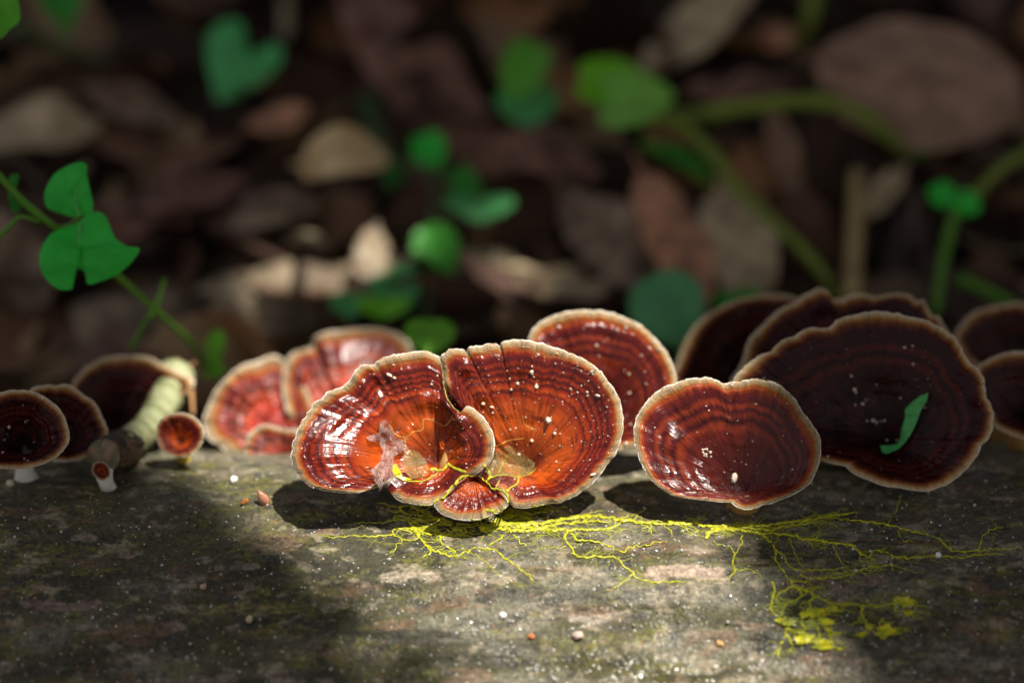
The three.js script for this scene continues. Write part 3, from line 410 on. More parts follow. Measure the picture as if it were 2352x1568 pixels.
{
  const nets = [];
  const add = (z, w, list, side = 6, len = 38, o = {}) => nets.push({ px: pts(z, list), w, side, len, o });
  add(S2, 16, [990, 392, 1040, 376, 1120, 366, 1200, 362, 1300, 362, 1400, 357, 1470, 340, 1540, 332, 1620, 318, 1700, 312, 1830, 316, 1880, 326, 1950, 338, 2050, 352, 2150, 357, 2352, 360], 26, 34);
  add(S2, 12, [1030, 388, 1180, 395, 1300, 405, 1400, 396, 1500, 402, 1620, 396, 1720, 400, 1800, 396, 1860, 388, 1920, 350], 18, 30);
  add(S2, 11, [1230, 378, 1330, 388, 1430, 378, 1520, 360, 1640, 352, 1760, 340, 1850, 350], 14, 26);
  add(S2, 7, [1575, 400, 1545, 440, 1560, 480, 1600, 510, 1620, 560, 1680, 580, 1760, 575, 1850, 575, 1900, 590, 1950, 640, 2000, 680, 2020, 710, 2100, 735, 2200, 745, 2352, 735], 12, 36);
  add(S2, 6, [1590, 420, 1640, 460, 1750, 475, 1850, 505, 1940, 545, 1960, 520, 2030, 505, 2120, 490, 2220, 475], 8, 34);
  add(S2, 10, [530, 350, 560, 400, 590, 450, 640, 500, 700, 540, 780, 575], 12, 34);
  add(S2, 8, [556, 385, 640, 420, 720, 440, 740, 490, 800, 520, 835, 560], 8, 30);
  add(S2, 8, [550, 400, 500, 385, 455, 390, 420, 400, 412, 425], 6, 26);
  add(S2, 7, [600, 370, 660, 400, 740, 425, 830, 440, 900, 420], 12, 26);
  add(S2, 6, [780, 575, 840, 570, 900, 545, 960, 520, 1040, 520, 1110, 540, 1150, 580, 1210, 620, 1290, 680, 1360, 750], 8, 32);
  add(S2, 6, [1040, 520, 1060, 490, 1110, 468, 1140, 430, 1190, 400], 5, 24);
  add(S2, 5, [410, 432, 300, 440, 150, 440, 0, 445, -90, 430], 7, 30);
  add(S2, 5, [412, 425, 470, 462, 440, 500, 430, 525, 390, 548], 4, 24);
  add(S2, 5, [590, 450, 540, 462, 470, 465], 3, 20);
  add(S2, 5, [640, 500, 662, 545, 610, 582], 4, 24);
  add(S2, 6, [1190, 395, 1230, 450, 1270, 490, 1300, 505], 8, 26);
  add(S2, 4, [440, 335, 330, 352, 240, 345, 180, 350], 4, 24);
  add(S2, 3.5, [900, 545, 1010, 590, 1060, 640, 1120, 705], 3, 24);
  add(S2, 3.5, [1560, 505, 1450, 515, 1380, 520], 3, 24);
  add(S2, 4, [2000, 690, 1950, 740, 1880, 780, 1810, 800], 3, 24);
  add(S3, 14, [0, 357, 100, 362, 200, 362, 280, 382, 400, 372, 520, 368, 650, 366, 800, 350, 950, 330, 1100, 300, 1250, 280], 30, 36);
  add(S3, 12, [250, 458, 262, 425, 320, 402, 450, 400, 600, 420, 720, 425, 820, 435, 900, 455, 980, 460, 1060, 480, 1150, 495, 1210, 500, 1270, 545, 1340, 585, 1370, 600], 20, 36);
  add(S3, 11, [280, 395, 360, 388, 450, 385, 560, 392, 680, 396, 760, 380, 880, 358, 1000, 345], 26, 26);
  add(S3, 6, [630, 440, 680, 480, 712, 520, 708, 580, 740, 640, 780, 700, 810, 740, 860, 780], 8, 34);
  add(S3, 5, [714, 528, 760, 570, 800, 640, 880, 665, 950, 665, 1050, 660, 1150, 650, 1200, 640], 10, 36);
  add(S3, 5, [492, 435, 480, 500, 440, 560, 430, 600, 450, 655, 530, 660, 590, 690, 630, 730], 6, 30);
  add(S3, 5, [450, 655, 420, 700, 400, 735], 3, 24); add(S3, 4, [440, 560, 412, 510, 330, 490, 300, 470], 3, 24);
  add(S3, 7, [1000, 320, 1130, 324, 1300, 342, 1450, 365, 1600, 400, 1720, 430, 1800, 465, 1850, 510, 1900, 540, 2000, 540, 2150, 530, 2352, 520], 18, 40);
  add(S3, 5, [1330, 580, 1350, 535, 1420, 540, 1500, 570, 1600, 580, 1700, 575, 1850, 570, 1950, 580, 2100, 560, 2250, 560], 16, 34);
  add(S3, 5, [810, 740, 900, 740, 1000, 720, 1200, 700, 1300, 650, 1450, 630, 1520, 630], 14, 40);
  add(S3, 4, [870, 690, 960, 720, 1060, 700, 1150, 680, 1280, 660, 1400, 640], 14, 36);
  add(S3, 3.5, [980, 460, 1000, 420, 985, 395], 2, 20); add(S3, 3.5, [1090, 500, 1120, 560, 1150, 620, 1200, 640], 5, 26); add(S3, 3.5, [800, 450, 830, 530, 860, 600, 900, 650], 5, 26);
  add(S3, 4, [1500, 290, 1518, 230, 1545, 150], 1, 10); add(S3, 4, [2060, 530, 2080, 450, 2130, 400, 2220, 380], 5, 30); add(S3, 3.5, [1520, 400, 1540, 450, 1620, 480], 4, 26);
  add(S3, 8, [690, 740, 700, 800, 690, 860, 682, 920, 730, 980, 790, 1040, 770, 1100, 740, 1170, 722, 1220, 738, 1248], 6, 26);
  add(S3, 9, [820, 770, 900, 792, 960, 830, 940, 880, 940, 930, 1000, 980, 1050, 1020, 1100, 1080], 8, 26);
  add(S3, 8, [860, 780, 885, 835, 800, 880, 760, 920, 740, 980], 6, 24);
  add(S3, 6, [820, 770, 760, 800, 720, 840, 740, 900], 5, 24);
  add(S3, 6, [950, 820, 1050, 870, 1150, 890, 1280, 900, 1285, 960, 1320, 1030, 1370, 1080, 1440, 1090, 1530, 1090], 12, 26);
  add(S3, 5, [1280, 900, 1400, 900, 1500, 880, 1600, 850, 1642, 880, 1630, 940], 12, 24);
  add(S3, 10, [1050, 1050, 1100, 1080, 1148, 1085], 5, 18); add(S3, 10, [950, 1140, 1040, 1160, 1100, 1170, 1145, 1190, 1160, 1150], 5, 18); add(S3, 9, [790, 1040, 840, 1110, 890, 1150, 950, 1140, 1000, 1100, 980, 1040, 930, 1000], 10, 20);
  add(S3, 8, [900, 930, 880, 980, 900, 1050, 870, 1120], 6, 20); add(S3, 8, [940, 930, 980, 950, 1040, 960, 1090, 920, 1160, 940], 8, 20); add(S3, 9, [1000, 980, 1050, 1060, 1090, 1130], 5, 18); add(S3, 7, [780, 1090, 820, 1160, 800, 1200], 3, 14);
  add(S3, 6, [1400, 1080, 1400, 1010, 1430, 980], 4, 18); add(S3, 7, [1310, 1060, 1280, 1100, 1245, 1105], 4, 16); add(S3, 6, [1500, 880, 1520, 940, 1600, 965], 6, 20); add(S3, 6, [1530, 860, 1560, 850, 1600, 830], 4, 16); add(S3, 6, [1450, 1080, 1520, 1045, 1530, 1060], 4, 14);
  const base = footBelow(M.shapes[0].hub), g = thing('slime_mould', 'bright yellow net of slime mould threads spreading over the log', 'slime mould', base);
  for (const { px, w, side, len, o } of nets) {
    const v = vein(px, w, o); if (!v) continue;
    const m = part('vein', v, slimeMat, g); if (side) { const low = px[0][1] > 1335, t = twigs(px, low ? w * 0.7 : Math.max(1.8, w * 0.38), side, len); if (t.length) part('side_thread', mergeGeometries(t), thinSlime, m); }
  }
  const blob = (z, x, y, r, sq = 0.6) => { const q = []; for (let k = 0; k < 22; k++) { const a = (k / 22) * 6.283, R = r * 0.347 * (0.45 + 0.95 * vn(k * 1.1, 0.2, Math.floor(x * 7 + y), 24)); q.push([z(x, y)[0] + Math.cos(a) * R * 1.15, z(x, y)[1] + Math.sin(a) * R * sq]); } return drape(q, 3, 0.035, { crumple: 0.05, seed: x }); };
  for (const [x, y, r] of [[960, 950, 80], [905, 1130, 75], [1030, 1160, 90], [800, 1020, 60], [1450, 1080, 110], [1560, 880, 90], [1275, 1100, 50], [1085, 930, 60], [1045, 1010, 60], [900, 970, 55], [860, 1080, 55], [1590, 950, 45], [1330, 1040, 45], [740, 1000, 45]]) part('fan', blob(S3, x, y, r * 0.72), slimeMat, g);
    // the damp crust of threads in the shade under the double fungus
  const crust = []; for (let k = 0; k < 130; k++) { const x = rr(450, 1450), y = rr(240, 440 - Math.abs(x - 800) * 0.12), q = [S2(x, y)]; for (let i = 0; i < 4; i++) q.push([q[i][0] + rr(-26, 26), q[i][1] + rr(-8, 8)]); const h = surfaceHit(...q[0]); if (h && h.log) { const v = vein(q, rr(2.5, 6)); if (v) crust.push(v); } }
  if (crust.length) { const c = part('thread_crust', mergeGeometries(crust), slimeMat, g); c.userData.kind = 'stuff'; }
}
{
  const only = M.shapes.map((s) => s.m), base = M.shapes[2].hub, g = thing('slime_mould', 'yellow slime strands crossing the caps of the double fungus', 'slime mould', base);
  const seam = std({ color: rgb(0.5, 0.45, 0.10), roughness: 0.4 }), amber = std({ color: rgb(0.6, 0.3, 0.04), roughness: 0.4 });
  for (const [w, m, l, wig] of [
    [8, slimeMat, [1010, 945, 1030, 930, 1062, 945, 1100, 930, 1122, 903, 1142, 915, 1160, 930, 1195, 945, 1232, 955], 0.8],
    [9, slimeMat, [1250, 975, 1195, 990, 1160, 1040, 1120, 1080, 1080, 1118, 1042, 1128, 1022, 1160], 0.7],
    [8, slimeMat, [1340, 910, 1380, 985, 1360, 1012, 1390, 1050, 1440, 1065, 1480, 1090, 1490, 1130, 1484, 1158], 0.7],
    [6, slimeMat, [1480, 1075, 1522, 1045, 1550, 1020, 1555, 980], 0.7], [5, slimeMat, [1255, 982, 1310, 975, 1340, 1005, 1368, 1010], 0.5], [4, slimeMat, [1380, 990, 1470, 970, 1540, 985, 1620, 965, 1665, 930], 0.6], [3.5, slimeMat, [1430, 960, 1470, 880, 1500, 840], 0.6],
    [5, slimeMat, [770, 940, 800, 970, 835, 1000, 880, 1010, 950, 1012, 1020, 985, 1060, 955], 0.4], [5, slimeMat, [785, 1000, 740, 1010, 715, 1020], 0.4], [4, slimeMat, [1410, 1070, 1420, 1040, 1440, 1000], 0.5],
    [4, seam, [1086, 345, 1095, 430, 1110, 490, 1148, 550, 1195, 592], 0.3], [3, amber, [755, 660, 790, 718, 850, 742, 900, 710, 960, 690, 970, 632, 1040, 640, 1100, 668, 1140, 620, 1145, 600], 0.5], [3, seam, [852, 745, 858, 800, 900, 850], 0.4], [2.6, amber, [1400, 800, 1500, 760, 1590, 745], 0.5], [2.4, amber, [1578, 605, 1590, 655, 1625, 680, 1658, 692], 0.3],
  ]) { const v = vein(pts(Z1, l), w, { only, wig, end: 0.8 }); if (v) part('strand', v, m, g); }
  const film = std({ color: rgb(0.52, 0.46, 0.16), roughness: 0.25, transparent: true, opacity: 0.27, bumpMap: woodBump, bumpScale: 0.0006 });
  part('film', drape(pts(Z1, [845, 835, 890, 815, 935, 830, 975, 880, 1000, 940, 970, 985, 890, 1000, 850, 965, 838, 900]), 3, 0.012, { only, crumple: 0.03, seed: 5 }), film, g);
  part('film', drape(pts(Z1, [1395, 850, 1430, 800, 1500, 790, 1570, 830, 1640, 880, 1660, 920, 1630, 965, 1550, 985, 1440, 980, 1370, 985, 1340, 930]), 3, 0.012, { only, crumple: 0.03, seed: 6 }), film, g);
  part('film', drape(pts(Z1, [770, 915, 800, 905, 840, 985, 900, 1005, 840, 1010, 790, 985]), 3, 0.025, { only }), slimeMat, g);
}
{ // crumbs: the largest are things of their own, the fine ones are one scatter
  const white = std({ color: rgb(0.8, 0.7, 0.52), roughness: 0.6 }), only = M.shapes.map((s) => s.m);
  const big = [[1740, 632, 0.085], [1635, 336, 0.06], [1778, 716, 0.05], [1642, 1052, 0.055], [1556, 845, 0.05], [1665, 427, 0.06], [755, 355, 0.06], [788, 374, 0.05], [1335, 532, 0.05], [1388, 553, 0.045], [1636, 760, 0.045], [1548, 408, 0.05], [2016, 970, 0.055], [298, 710, 0.045], [1018, 412, 0.04], [2044, 482, 0.045]];
  const CRUMBS = ['largest cream crumb, angular, in the middle of the right-hand orange cap', 'cream crumb below the top rim of the right-hand orange cap', 'round cream crumb just below the largest crumb on the right-hand cap', 'white crumb near the bottom rim of the right-hand orange cap', "white crumb at the pale slime film's top edge on the right-hand cap", 'yellowish oblong crumb in the upper middle of the right-hand orange cap', 'elongated pale crumb near the upper left rim of the left-hand lobed cap', 'smaller pale crumb touching the elongated one on the left-hand cap', 'upper crumb of the close pair left of centre on the right-hand cap', 'lower crumb of the close pair left of centre on the right-hand cap', 'cream crumb left of the largest crumb, above the slime film', 'cream crumb left of the yellowish oblong one on the right-hand cap', 'white crumb on the pale rim at the lower right of the right-hand cap', 'white crumb beside the far left rim of the left-hand lobed cap', 'thin cream crumb near the top lobe of the left-hand cap', 'yellowish crumb inside the right rim of the right-hand orange cap'];
  big.forEach(([x, y, r], k) => { const h = surfaceHit(...Z1(x, y), only); if (h) solo('crumb', lump(h.p.clone().addScaledVector(h.n, r * 0.2), r * 0.72, 60 + k, 1, k % 3 ? [1, 0.8, 0.9] : [1.5, 0.8, 0.7]), white, CRUMBS[k], 'crumb', { group: 'crumbs on the double fungus' }); });
  const fine = [], scatter = (z, poly, n, r0, r1, list) => { const xs = poly.map((q) => q[0]), ys = poly.map((q) => q[1]); for (let k = 0; k < n; k++) { const x = rr(Math.min(...xs), Math.max(...xs)), y = rr(Math.min(...ys), Math.max(...ys)); if (!inside(poly, x, y)) continue; const h = surfaceHit(x, y); if (!h || h.log) continue; const r = mix(r0, r1, Math.pow(rnd(), 4)); list.push(lump(h.p.clone().addScaledVector(h.n, r * 0.3), r, k + 100, 0, [1, 0.7, rr(0.6, 1.4)])); } };
  scatter(Z1, mainRight, 380, 0.007, 0.024, fine); scatter(Z1, mainLeft, 150, 0.007, 0.022, fine);
  solo('fine_crumbs', mergeGeometries(fine), white, 'fine pale crumbs scattered over the double fungus', null, { kind: 'stuff' });
  const dust = []; scatter(Z2, capC, 110, 0.006, 0.024, dust); scatter(Z2, capD, 90, 0.008, 0.03, dust); scatter(Z0, capB, 60, 0.015, 0.05, dust); scatter(Z3, capL1, 26, 0.01, 0.04, dust);
  for (let k = 0; k < 14; k++) { const h = surfaceHit(...Z2(mix(1290, 1560, k / 14) + rr(-60, 60), mix(640, 1000, k / 14) + rr(-60, 60))); if (h && !h.log) dust.push(lump(h.p.clone().addScaledVector(h.n, 0.02), rr(0.01, 0.04), 300 + k, 0)); }
  for (let k = 0; k < 14; k++) { const h = surfaceHit(...Z2(490 + rr(-20, 40), 1090 + rr(-25, 30))); if (h && !h.log) dust.push(lump(h.p.clone().addScaledVector(h.n, 0.01), rr(0.012, 0.03), 340 + k, 0)); }
  solo('fine_crumbs', mergeGeometries(dust), std({ color: rgb(0.62, 0.52, 0.42), roughness: 0.6 }), 'fine dust grains on the dark fungi to the right and left', null, { kind: 'stuff' });
  const h = surfaceHit(...Z2(655, 1240)); solo('crumb', lump(h.p.clone().addScaledVector(h.n, 0.03), 0.08, 77, 1, [0.8, 1.3, 0.8]), white, 'cream crumb in the funnel of the notched dark red fungus', 'crumb');
  const wd = surfaceHit(...Z3(195, 960)); solo('water_drop', new THREE.SphereGeometry(0.14, 24, 16).scale(1, 0.8, 1).translate(wd.p.x, wd.p.y + 0.04, wd.p.z), std({ roughness: 0.02, transmission: 1, thickness: 0.002, ior: 1.33, color: 0xffffff }), 'clear water drop in the leftmost maroon funnel', 'water drop');
  // sand grains and droplets on the log
  const grains = [], wet = [];
  for (let k = 0; k < 2600; k++) { const x = rr(-30, 2380), y = rr(1100, 1600), l = logHit(x, y); if (!l) continue; const d = Math.exp(-(((x - 1500) / 650) ** 2)); if (rnd() > 0.25 + 0.75 * d) continue; const n = logN(l[0]), r = mix(0.008, 0.036, Math.pow(rnd(), 4)); (rnd() < 0.7 ? wet : grains).push(lump(l[0].clone().addScaledVector(n, r * 0.3), r, k, 0)); }
  solo('sand_grains', mergeGeometries(grains), std({ color: rgb(0.5, 0.45, 0.37), roughness: 0.5 }), 'pale sand grains strewn over the log face', null, { kind: 'stuff' });
  const beads = mergeGeometries(wet);
  solo('wet_grains', beads, std({ color: rgb(0.5, 0.5, 0.48), roughness: 0.27, specularIntensity: 1, ior: 1.9 }), 'tiny glistening wet grains on the log face', null, { kind: 'stuff' });
}

// ---------------------------------------------------------------- green plants behind and beside the log
function blade(px, hub, p0, n, o = {}) { // a leaf: its outline seen along the line of sight, laid on a tilted plane with a bulge and a folded midrib
  const N = o.N ?? 72, NR = 12, rg = ring2(px, N).map(([x, y]) => onPlane(x, y, p0, n)), H = onPlane(hub[0], hub[1], p0, n), ax = o.axis ? onPlane(...o.axis, p0, n).sub(H).normalize() : null;
  return grid(N, NR, (i, j) => {
    const r = j / NR, P = H.clone().lerp(rg[i % N], r), d = P.clone().sub(H), L = rg[i % N].distanceTo(H);
    let h = (o.bulge ?? 0.1) * L * (1 - r * r) + (o.wave ?? 0.06) * n3(P, 1.5, o.seed ?? 1);
    if (ax) { const s = d.clone().addScaledVector(ax, -d.dot(ax)).length(); h += (o.fold ?? 0.25) * s - (o.curl ?? 0.04) * d.dot(ax) ** 2; }
    return { p: P.addScaledVector(n, h), uv: [P.x / 3, (P.y - P.z) / 3] };
  }, true);
}
const leafBump = texture(256, 256, (u, v) => fbm(u * 12, v * 12, 251, 4, 12), false);
const leafMat = (r, g, b, s, rough = 0.45) => std({ map: texture(128, 128, (u, v) => { const k = 0.75 + 0.5 * fbm(u * 8, v * 8, s, 4, 8); return [r * k, g * k, b * k]; }), roughness: rough, bumpMap: leafBump, bumpScale: 0.0006, transmission: 0.35, specularIntensity: 0.5 });
const greenA = leafMat(0.035, 0.66, 0.06, 261), greenB = leafMat(0.20, 0.62, 0.02, 263), greenC = leafMat(0.10, 0.44, 0.13, 265, 0.4), greenD = leafMat(0.03, 0.30, 0.02, 267), stemGreen = std({ color: rgb(0.09, 0.24, 0.02), roughness: 0.5, specularIntensity: 0.5 }), stemOlive = std({ color: rgb(0.17, 0.23, 0.035), roughness: 0.6, specularIntensity: 0.4 }), stemDark = std({ color: rgb(0.035, 0.06, 0.01), roughness: 0.6 });
const heart = (x, y, l, w, ang, notch = 0.25) => { const o = [], a = THREE.MathUtils.degToRad(ang); for (let k = 0; k < 26; k++) { const t = (k / 26) * 6.2832, r = 1 - notch * Math.exp(-(((t > Math.PI ? t - 6.2832 : t) / 0.5) ** 2)) * 1.2 + 0.16 * Math.exp(-(((t - Math.PI) / 0.35) ** 2)), u = -Math.cos(t) * r * l / 2, v = Math.sin(t) * r * w / 2; o.push([x + u * Math.cos(a) - v * Math.sin(a), y + u * Math.sin(a) + v * Math.cos(a)]); } return o; };
const ribPale = std({ color: rgb(0.12, 0.5, 0.12), roughness: 0.5 });
const plantStem = (list, r, taper = 0.7) => tube(spline(list.map(([x, y, b]) => unp(x, y, b)), 8 * list.length), (t) => r * mix(1, taper, t) * (1 + 0.1 * Math.sin(t * 40)), 9);
function plant(label, stems, leaves, base, o = {}) {
  const g = thing(o.name ?? 'seedling', label, o.cat ?? 'plant', base);
  for (const [list, r, m] of stems) part('stem', plantStem(list, r), m ?? stemGreen, g);
  for (const L of leaves) {
    const px = L.px ?? heart(L.c[0], L.c[1], L.l, L.w, L.a ?? 90, L.notch), hub = L.hub ?? L.c, p0 = unp(hub[0], hub[1], L.back), n = facing(L.elev ?? 45, L.azim ?? 0);
    const a = THREE.MathUtils.degToRad(L.a ?? 90), m = part('leaf', blade(px, hub, p0, n, { seed: Math.floor(hub[0]), axis: L.axis ?? [hub[0] + Math.cos(a) * 20, hub[1] + Math.sin(a) * 20], ...L.o }), L.m ?? greenA, g);
    if (L.rib) part('midrib', tube(spline(L.rib.map(([x, y]) => onPlane(x, y, p0.clone().addScaledVector(n, 0.06), n)), 10), (t) => 0.02 * (1.2 - t), 6), ribPale, m);
    for (const q of L.veins ?? []) part('side_vein', tube(spline(pts(Z0, q).map(([x, y]) => onPlane(x, y, p0.clone().addScaledVector(n, 0.05), n)), 10), (t) => 0.011 * (1.2 - t), 5), ribPale, m);
  }
  return g;
}
const groundAt = (x, y) => { const h = groundHit(x, y); return h ? { p: h[0], back: h[1] - DIST } : { p: unp(x, y, 30), back: 30 }; };
plant('leafy vine with two sharp green leaves arching in from the left edge', [
  [[[-60, 340, 1.6], [0, 408, 1.8], [60, 470, 2], [130, 525, 2.3], [220, 590, 3], [300, 660, 3.8], [370, 725, 4.8], [440, 790, 6], [480, 850, 7]], 0.085, stemGreen], [[[130, 525, 2.3], [165, 512, 2.1], [180, 498, 2]], 0.04], [[[-20, 560, 2], [20, 520, 2], [45, 498, 2.1], [90, 508, 2.2]], 0.06], [[[340, 730, 4.4], [362, 690, 4.6], [378, 640, 4.8]], 0.06], [[[300, 800, 5.2], [330, 745, 5], [352, 712, 4.8]], 0.06],
], [
  { px: pts(Z0, [104, 452, 112, 420, 130, 395, 160, 378, 188, 372, 200, 380, 199, 400, 205, 430, 212, 470, 208, 492, 190, 494, 172, 500, 140, 490, 112, 478]), hub: [165, 440], back: 2, elev: 26, azim: -12, axis: [182, 500], rib: [[180, 496], [170, 450], [176, 400]], veins: [[176, 480, 150, 465, 122, 460], [172, 455, 150, 430, 132, 415], [172, 460, 190, 440, 202, 420]], o: { fold: 0.16, bulge: 0.14, wave: 0.14 } },
  { px: pts(Z0, [178, 510, 200, 492, 225, 487, 243, 500, 255, 530, 268, 552, 295, 568, 320, 572, 300, 605, 270, 630, 235, 645, 200, 652, 196, 630, 185, 618, 165, 622, 150, 640, 166, 662, 140, 666, 112, 650, 94, 622, 90, 592, 100, 560, 120, 535, 150, 522]), hub: [185, 570], back: 1.9, elev: 32, azim: 8, axis: [180, 520], rib: [[182, 512], [185, 570], [240, 610]], veins: [[183, 525, 150, 545, 105, 575], [184, 545, 150, 580, 118, 620], [184, 560, 175, 590, 160, 612], [185, 535, 215, 530, 240, 520], [190, 575, 225, 570, 270, 568]], o: { fold: 0.16, bulge: 0.16, wave: 0.16, N: 110 } },
  { px: pts(Z0, [20, 405, 40, 400, 35, 440, 45, 478, 30, 490, 15, 450]), hub: [30, 445], back: 2.4, elev: 30, azim: 40, m: greenD },
  { px: pts(Z0, [492, 760, 510, 758, 518, 790, 505, 830, 520, 850, 490, 868, 466, 862, 478, 830, 470, 790]), hub: [493, 810], back: 7, elev: 40, m: greenB, o: { bulge: 0.03 } },
], unp(480, 860, 7.2), { name: 'creeping_vine', cat: 'vine' });
plant('bright green leaf cut by the top left corner', [[[[-80, 60, 1.5], [-30, 50, 1.6], [0, 45, 1.7]], 0.05]], [{ px: pts(Z0, [-40, -30, 0, -40, 32, -12, 45, 32, 42, 50, 20, 70, 0, 92, -40, 90, -70, 40]), hub: [0, 30], back: 1.7, elev: 40, azim: 20, m: leafMat(0.14, 0.6, 0.03, 269), axis: [20, 40] }], unp(-80, 60, 1.5), { name: 'leaf_sprig' });
const gp = (x, y) => groundAt(x, y).back, G = (x, y, lift) => [x, y, gp(x, y) - lift];
{
  const b1 = gp(560, 140) - 3, b2 = gp(130, 30) - 4, b3 = gp(1200, 210) - 4, b4 = gp(1410, 220) - 4;
  plant('heart-shaped muted green leaf in the dark litter, upper left', [[[[555, 205, b1 - 0.3], [548, 245, b1 + 1], [540, 300, b1 + 2.6]], 0.09, stemDark]], [{ px: pts(Z0, [478, 78, 495, 58, 530, 42, 552, 48, 565, 90, 570, 125, 600, 110, 632, 98, 648, 120, 640, 150, 610, 180, 570, 205, 530, 225, 498, 232, 486, 190, 474, 130]), hub: [532, 168], back: b1, elev: 48, azim: 8, m: leafMat(0.12, 0.58, 0.18, 271), axis: [520, 200], o: { bulge: 0.04, fold: 0.03, wave: 0.02 } }], unp(540, 300, b1 + 2.6));
  plant('dim green leaf hanging at the top left with its vine', [[[[40, 60, b2], [150, 120, b2 + 1], [300, 170, b2 + 2], [420, 225, b2 + 3]], 0.2, stemDark]], [{ px: pts(Z0, [85, -20, 190, -20, 190, 10, 165, 60, 150, 95, 140, 60, 110, 35, 95, 15]), hub: [140, 20], back: b2, elev: 50, m: greenD, axis: [150, 80] }], unp(420, 225, b2 + 3), { name: 'creeping_vine', cat: 'vine' });
  plant('pair of green leaves left of the bright yellow-green ones, centre top', [[[[1205, 190, b3 + 0.4], [1215, 270, b3 + 2], [1225, 330, b3 + 3.5]], 0.1, stemDark]], [{ c: [1208, 152], l: 150, w: 105, a: 115, back: b3, elev: 42, azim: -15, m: leafMat(0.12, 0.46, 0.03, 273) }, { c: [1210, 238], l: 95, w: 145, a: 90, back: b3 + 0.3, elev: 60, m: greenC }], unp(1225, 330, b3 + 3.5));
  plant('bright yellow-green pair of leaves at the vine tip, centre top', [[[[1430, 240, b4], G(1500, 262, 3.6), G(1580, 300, 3.4), G(1640, 360, 3.4), G(1700, 440, 3.4), G(1770, 505, 3.2), G(1840, 570, 3), G(1905, 650, 2.6), G(1925, 700, 2)], 0.17, stemOlive]], [{ c: [1395, 192], l: 195, w: 110, a: 8, back: b4 - 0.4, elev: 46, azim: 20, m: greenB, notch: 0.35 }, { c: [1440, 236], l: 190, w: 130, a: -10, back: b4 - 0.6, elev: 54, azim: -6, m: leafMat(0.26, 0.62, 0.10, 275, 0.4), notch: 0.3 }], unp(1905, 650, b4 - 4), { name: 'creeping_vine', cat: 'vine' });
  const b5 = gp(1850, 240) - 4; plant('olive vine stem arching below the large round brown leaf', [[[[1540, 275, b5 + 1.5], [1620, 262, b5 + 0.6], [1740, 243, b5], [1850, 233, b5], [1930, 243, b5], [1990, 270, b5], [2035, 310, b5 + 0.3], [2080, 345, b5 + 1], [2120, 350, b5 + 2]], 0.21, stemOlive]], [{ c: [2100, 335], l: 80, w: 40, a: 20, back: b5 + 0.8, m: greenD }], unp(2120, 350, b5 + 2), { name: 'creeping_vine', cat: 'vine' });
  const b6 = gp(1700, 460) - 3; plant('thin green stem crossing beside the olive vine toward the beige leaf', [[[[1480, 330, b6 + 2], [1560, 370, b6 + 1.2], [1640, 425, b6 + 0.8]], 0.16, stemGreen]], [{ c: [1560, 360], l: 130, w: 40, a: 25, back: b6 + 1, m: greenD }], unp(1480, 330, b6 + 2));
  const b7 = gp(1000, 340) - 3; plant('small dark seedling with round leaves beside the tan leaf, centre left', [[[G(985, 380, 3), G(1000, 440, 3), G(990, 520, 3), G(975, 600, 3)], 0.1, stemDark], [[[845, 240, b7 + 2], [870, 300, b7 + 1], [905, 365, b7 + 0.4], [940, 400, b7]], 0.17, stemDark]], [{ c: [984, 342], l: 95, w: 80, a: 70, back: b7, m: greenA, elev: 44 }, { c: [906, 385], l: 80, w: 55, a: 105, back: b7 + 0.4, m: leafMat(0.03, 0.30, 0.04, 277), azim: 30 }, { c: [1100, 475], l: 62, w: 165, a: 90, back: gp(1100, 475) - 3, elev: 62, m: greenC, notch: 0.3 }, { c: [1065, 420], l: 100, w: 70, a: 60, back: b7 - 0.6, m: greenD, elev: 30 }, { c: [845, 255], l: 110, w: 50, a: 80, back: b7 + 2, m: leafMat(0.015, 0.12, 0.012, 279) }], unp(975, 600, b7 - 3));
  const b8 = gp(1000, 570) - 3; plant('glossy oval green leaf above the sprouting pale leaves', [[[G(1000, 630, 3), G(985, 690, 3), G(970, 760, 3)], 0.09, stemDark]], [{ c: [998, 570], l: 125, w: 108, a: 70, back: b8, elev: 40, azim: 14, m: leafMat(0.08, 0.50, 0.04, 281, 0.35), notch: 0.1 }, { c: [905, 660], l: 110, w: 120, a: 60, back: gp(905, 660) - 3, elev: 52, m: greenC }, { c: [800, 697], l: 60, w: 90, a: 90, back: gp(800, 697) - 3, elev: 62, m: greenC }, { c: [880, 705], l: 50, w: 120, a: 90, back: gp(880, 705) - 3, elev: 60, m: greenB }], unp(970, 760, b8 - 1));
  plant('bright green leaf peeping over the double fungus', [[[[985, 790, 6], [975, 830, 5.5], [970, 880, 5]], 0.07]], [{ c: [985, 768], l: 78, w: 118, a: 90, back: 6.5, elev: 52, azim: 12, m: leafMat(0.2, 0.6, 0.04, 283), notch: 0.1 }], unp(970, 880, 5));
  const b9 = 9; plant('large bluish green round leaf behind the rounded dark red fungus', [[[[1560, 760, b9], [1570, 830, b9 + 0.5], [1570, 900, b9 + 1]], 0.1]], [{ c: [1530, 700], l: 170, w: 175, a: 70, back: b9, elev: 44, azim: 6, m: leafMat(0.14, 0.46, 0.19, 285, 0.4), notch: 0.08, o: { bulge: 0.12, fold: 0.05 } }, { c: [1690, 690], l: 60, w: 110, a: 80, back: b9 + 1, m: greenD }], unp(1570, 900, b9 + 1));
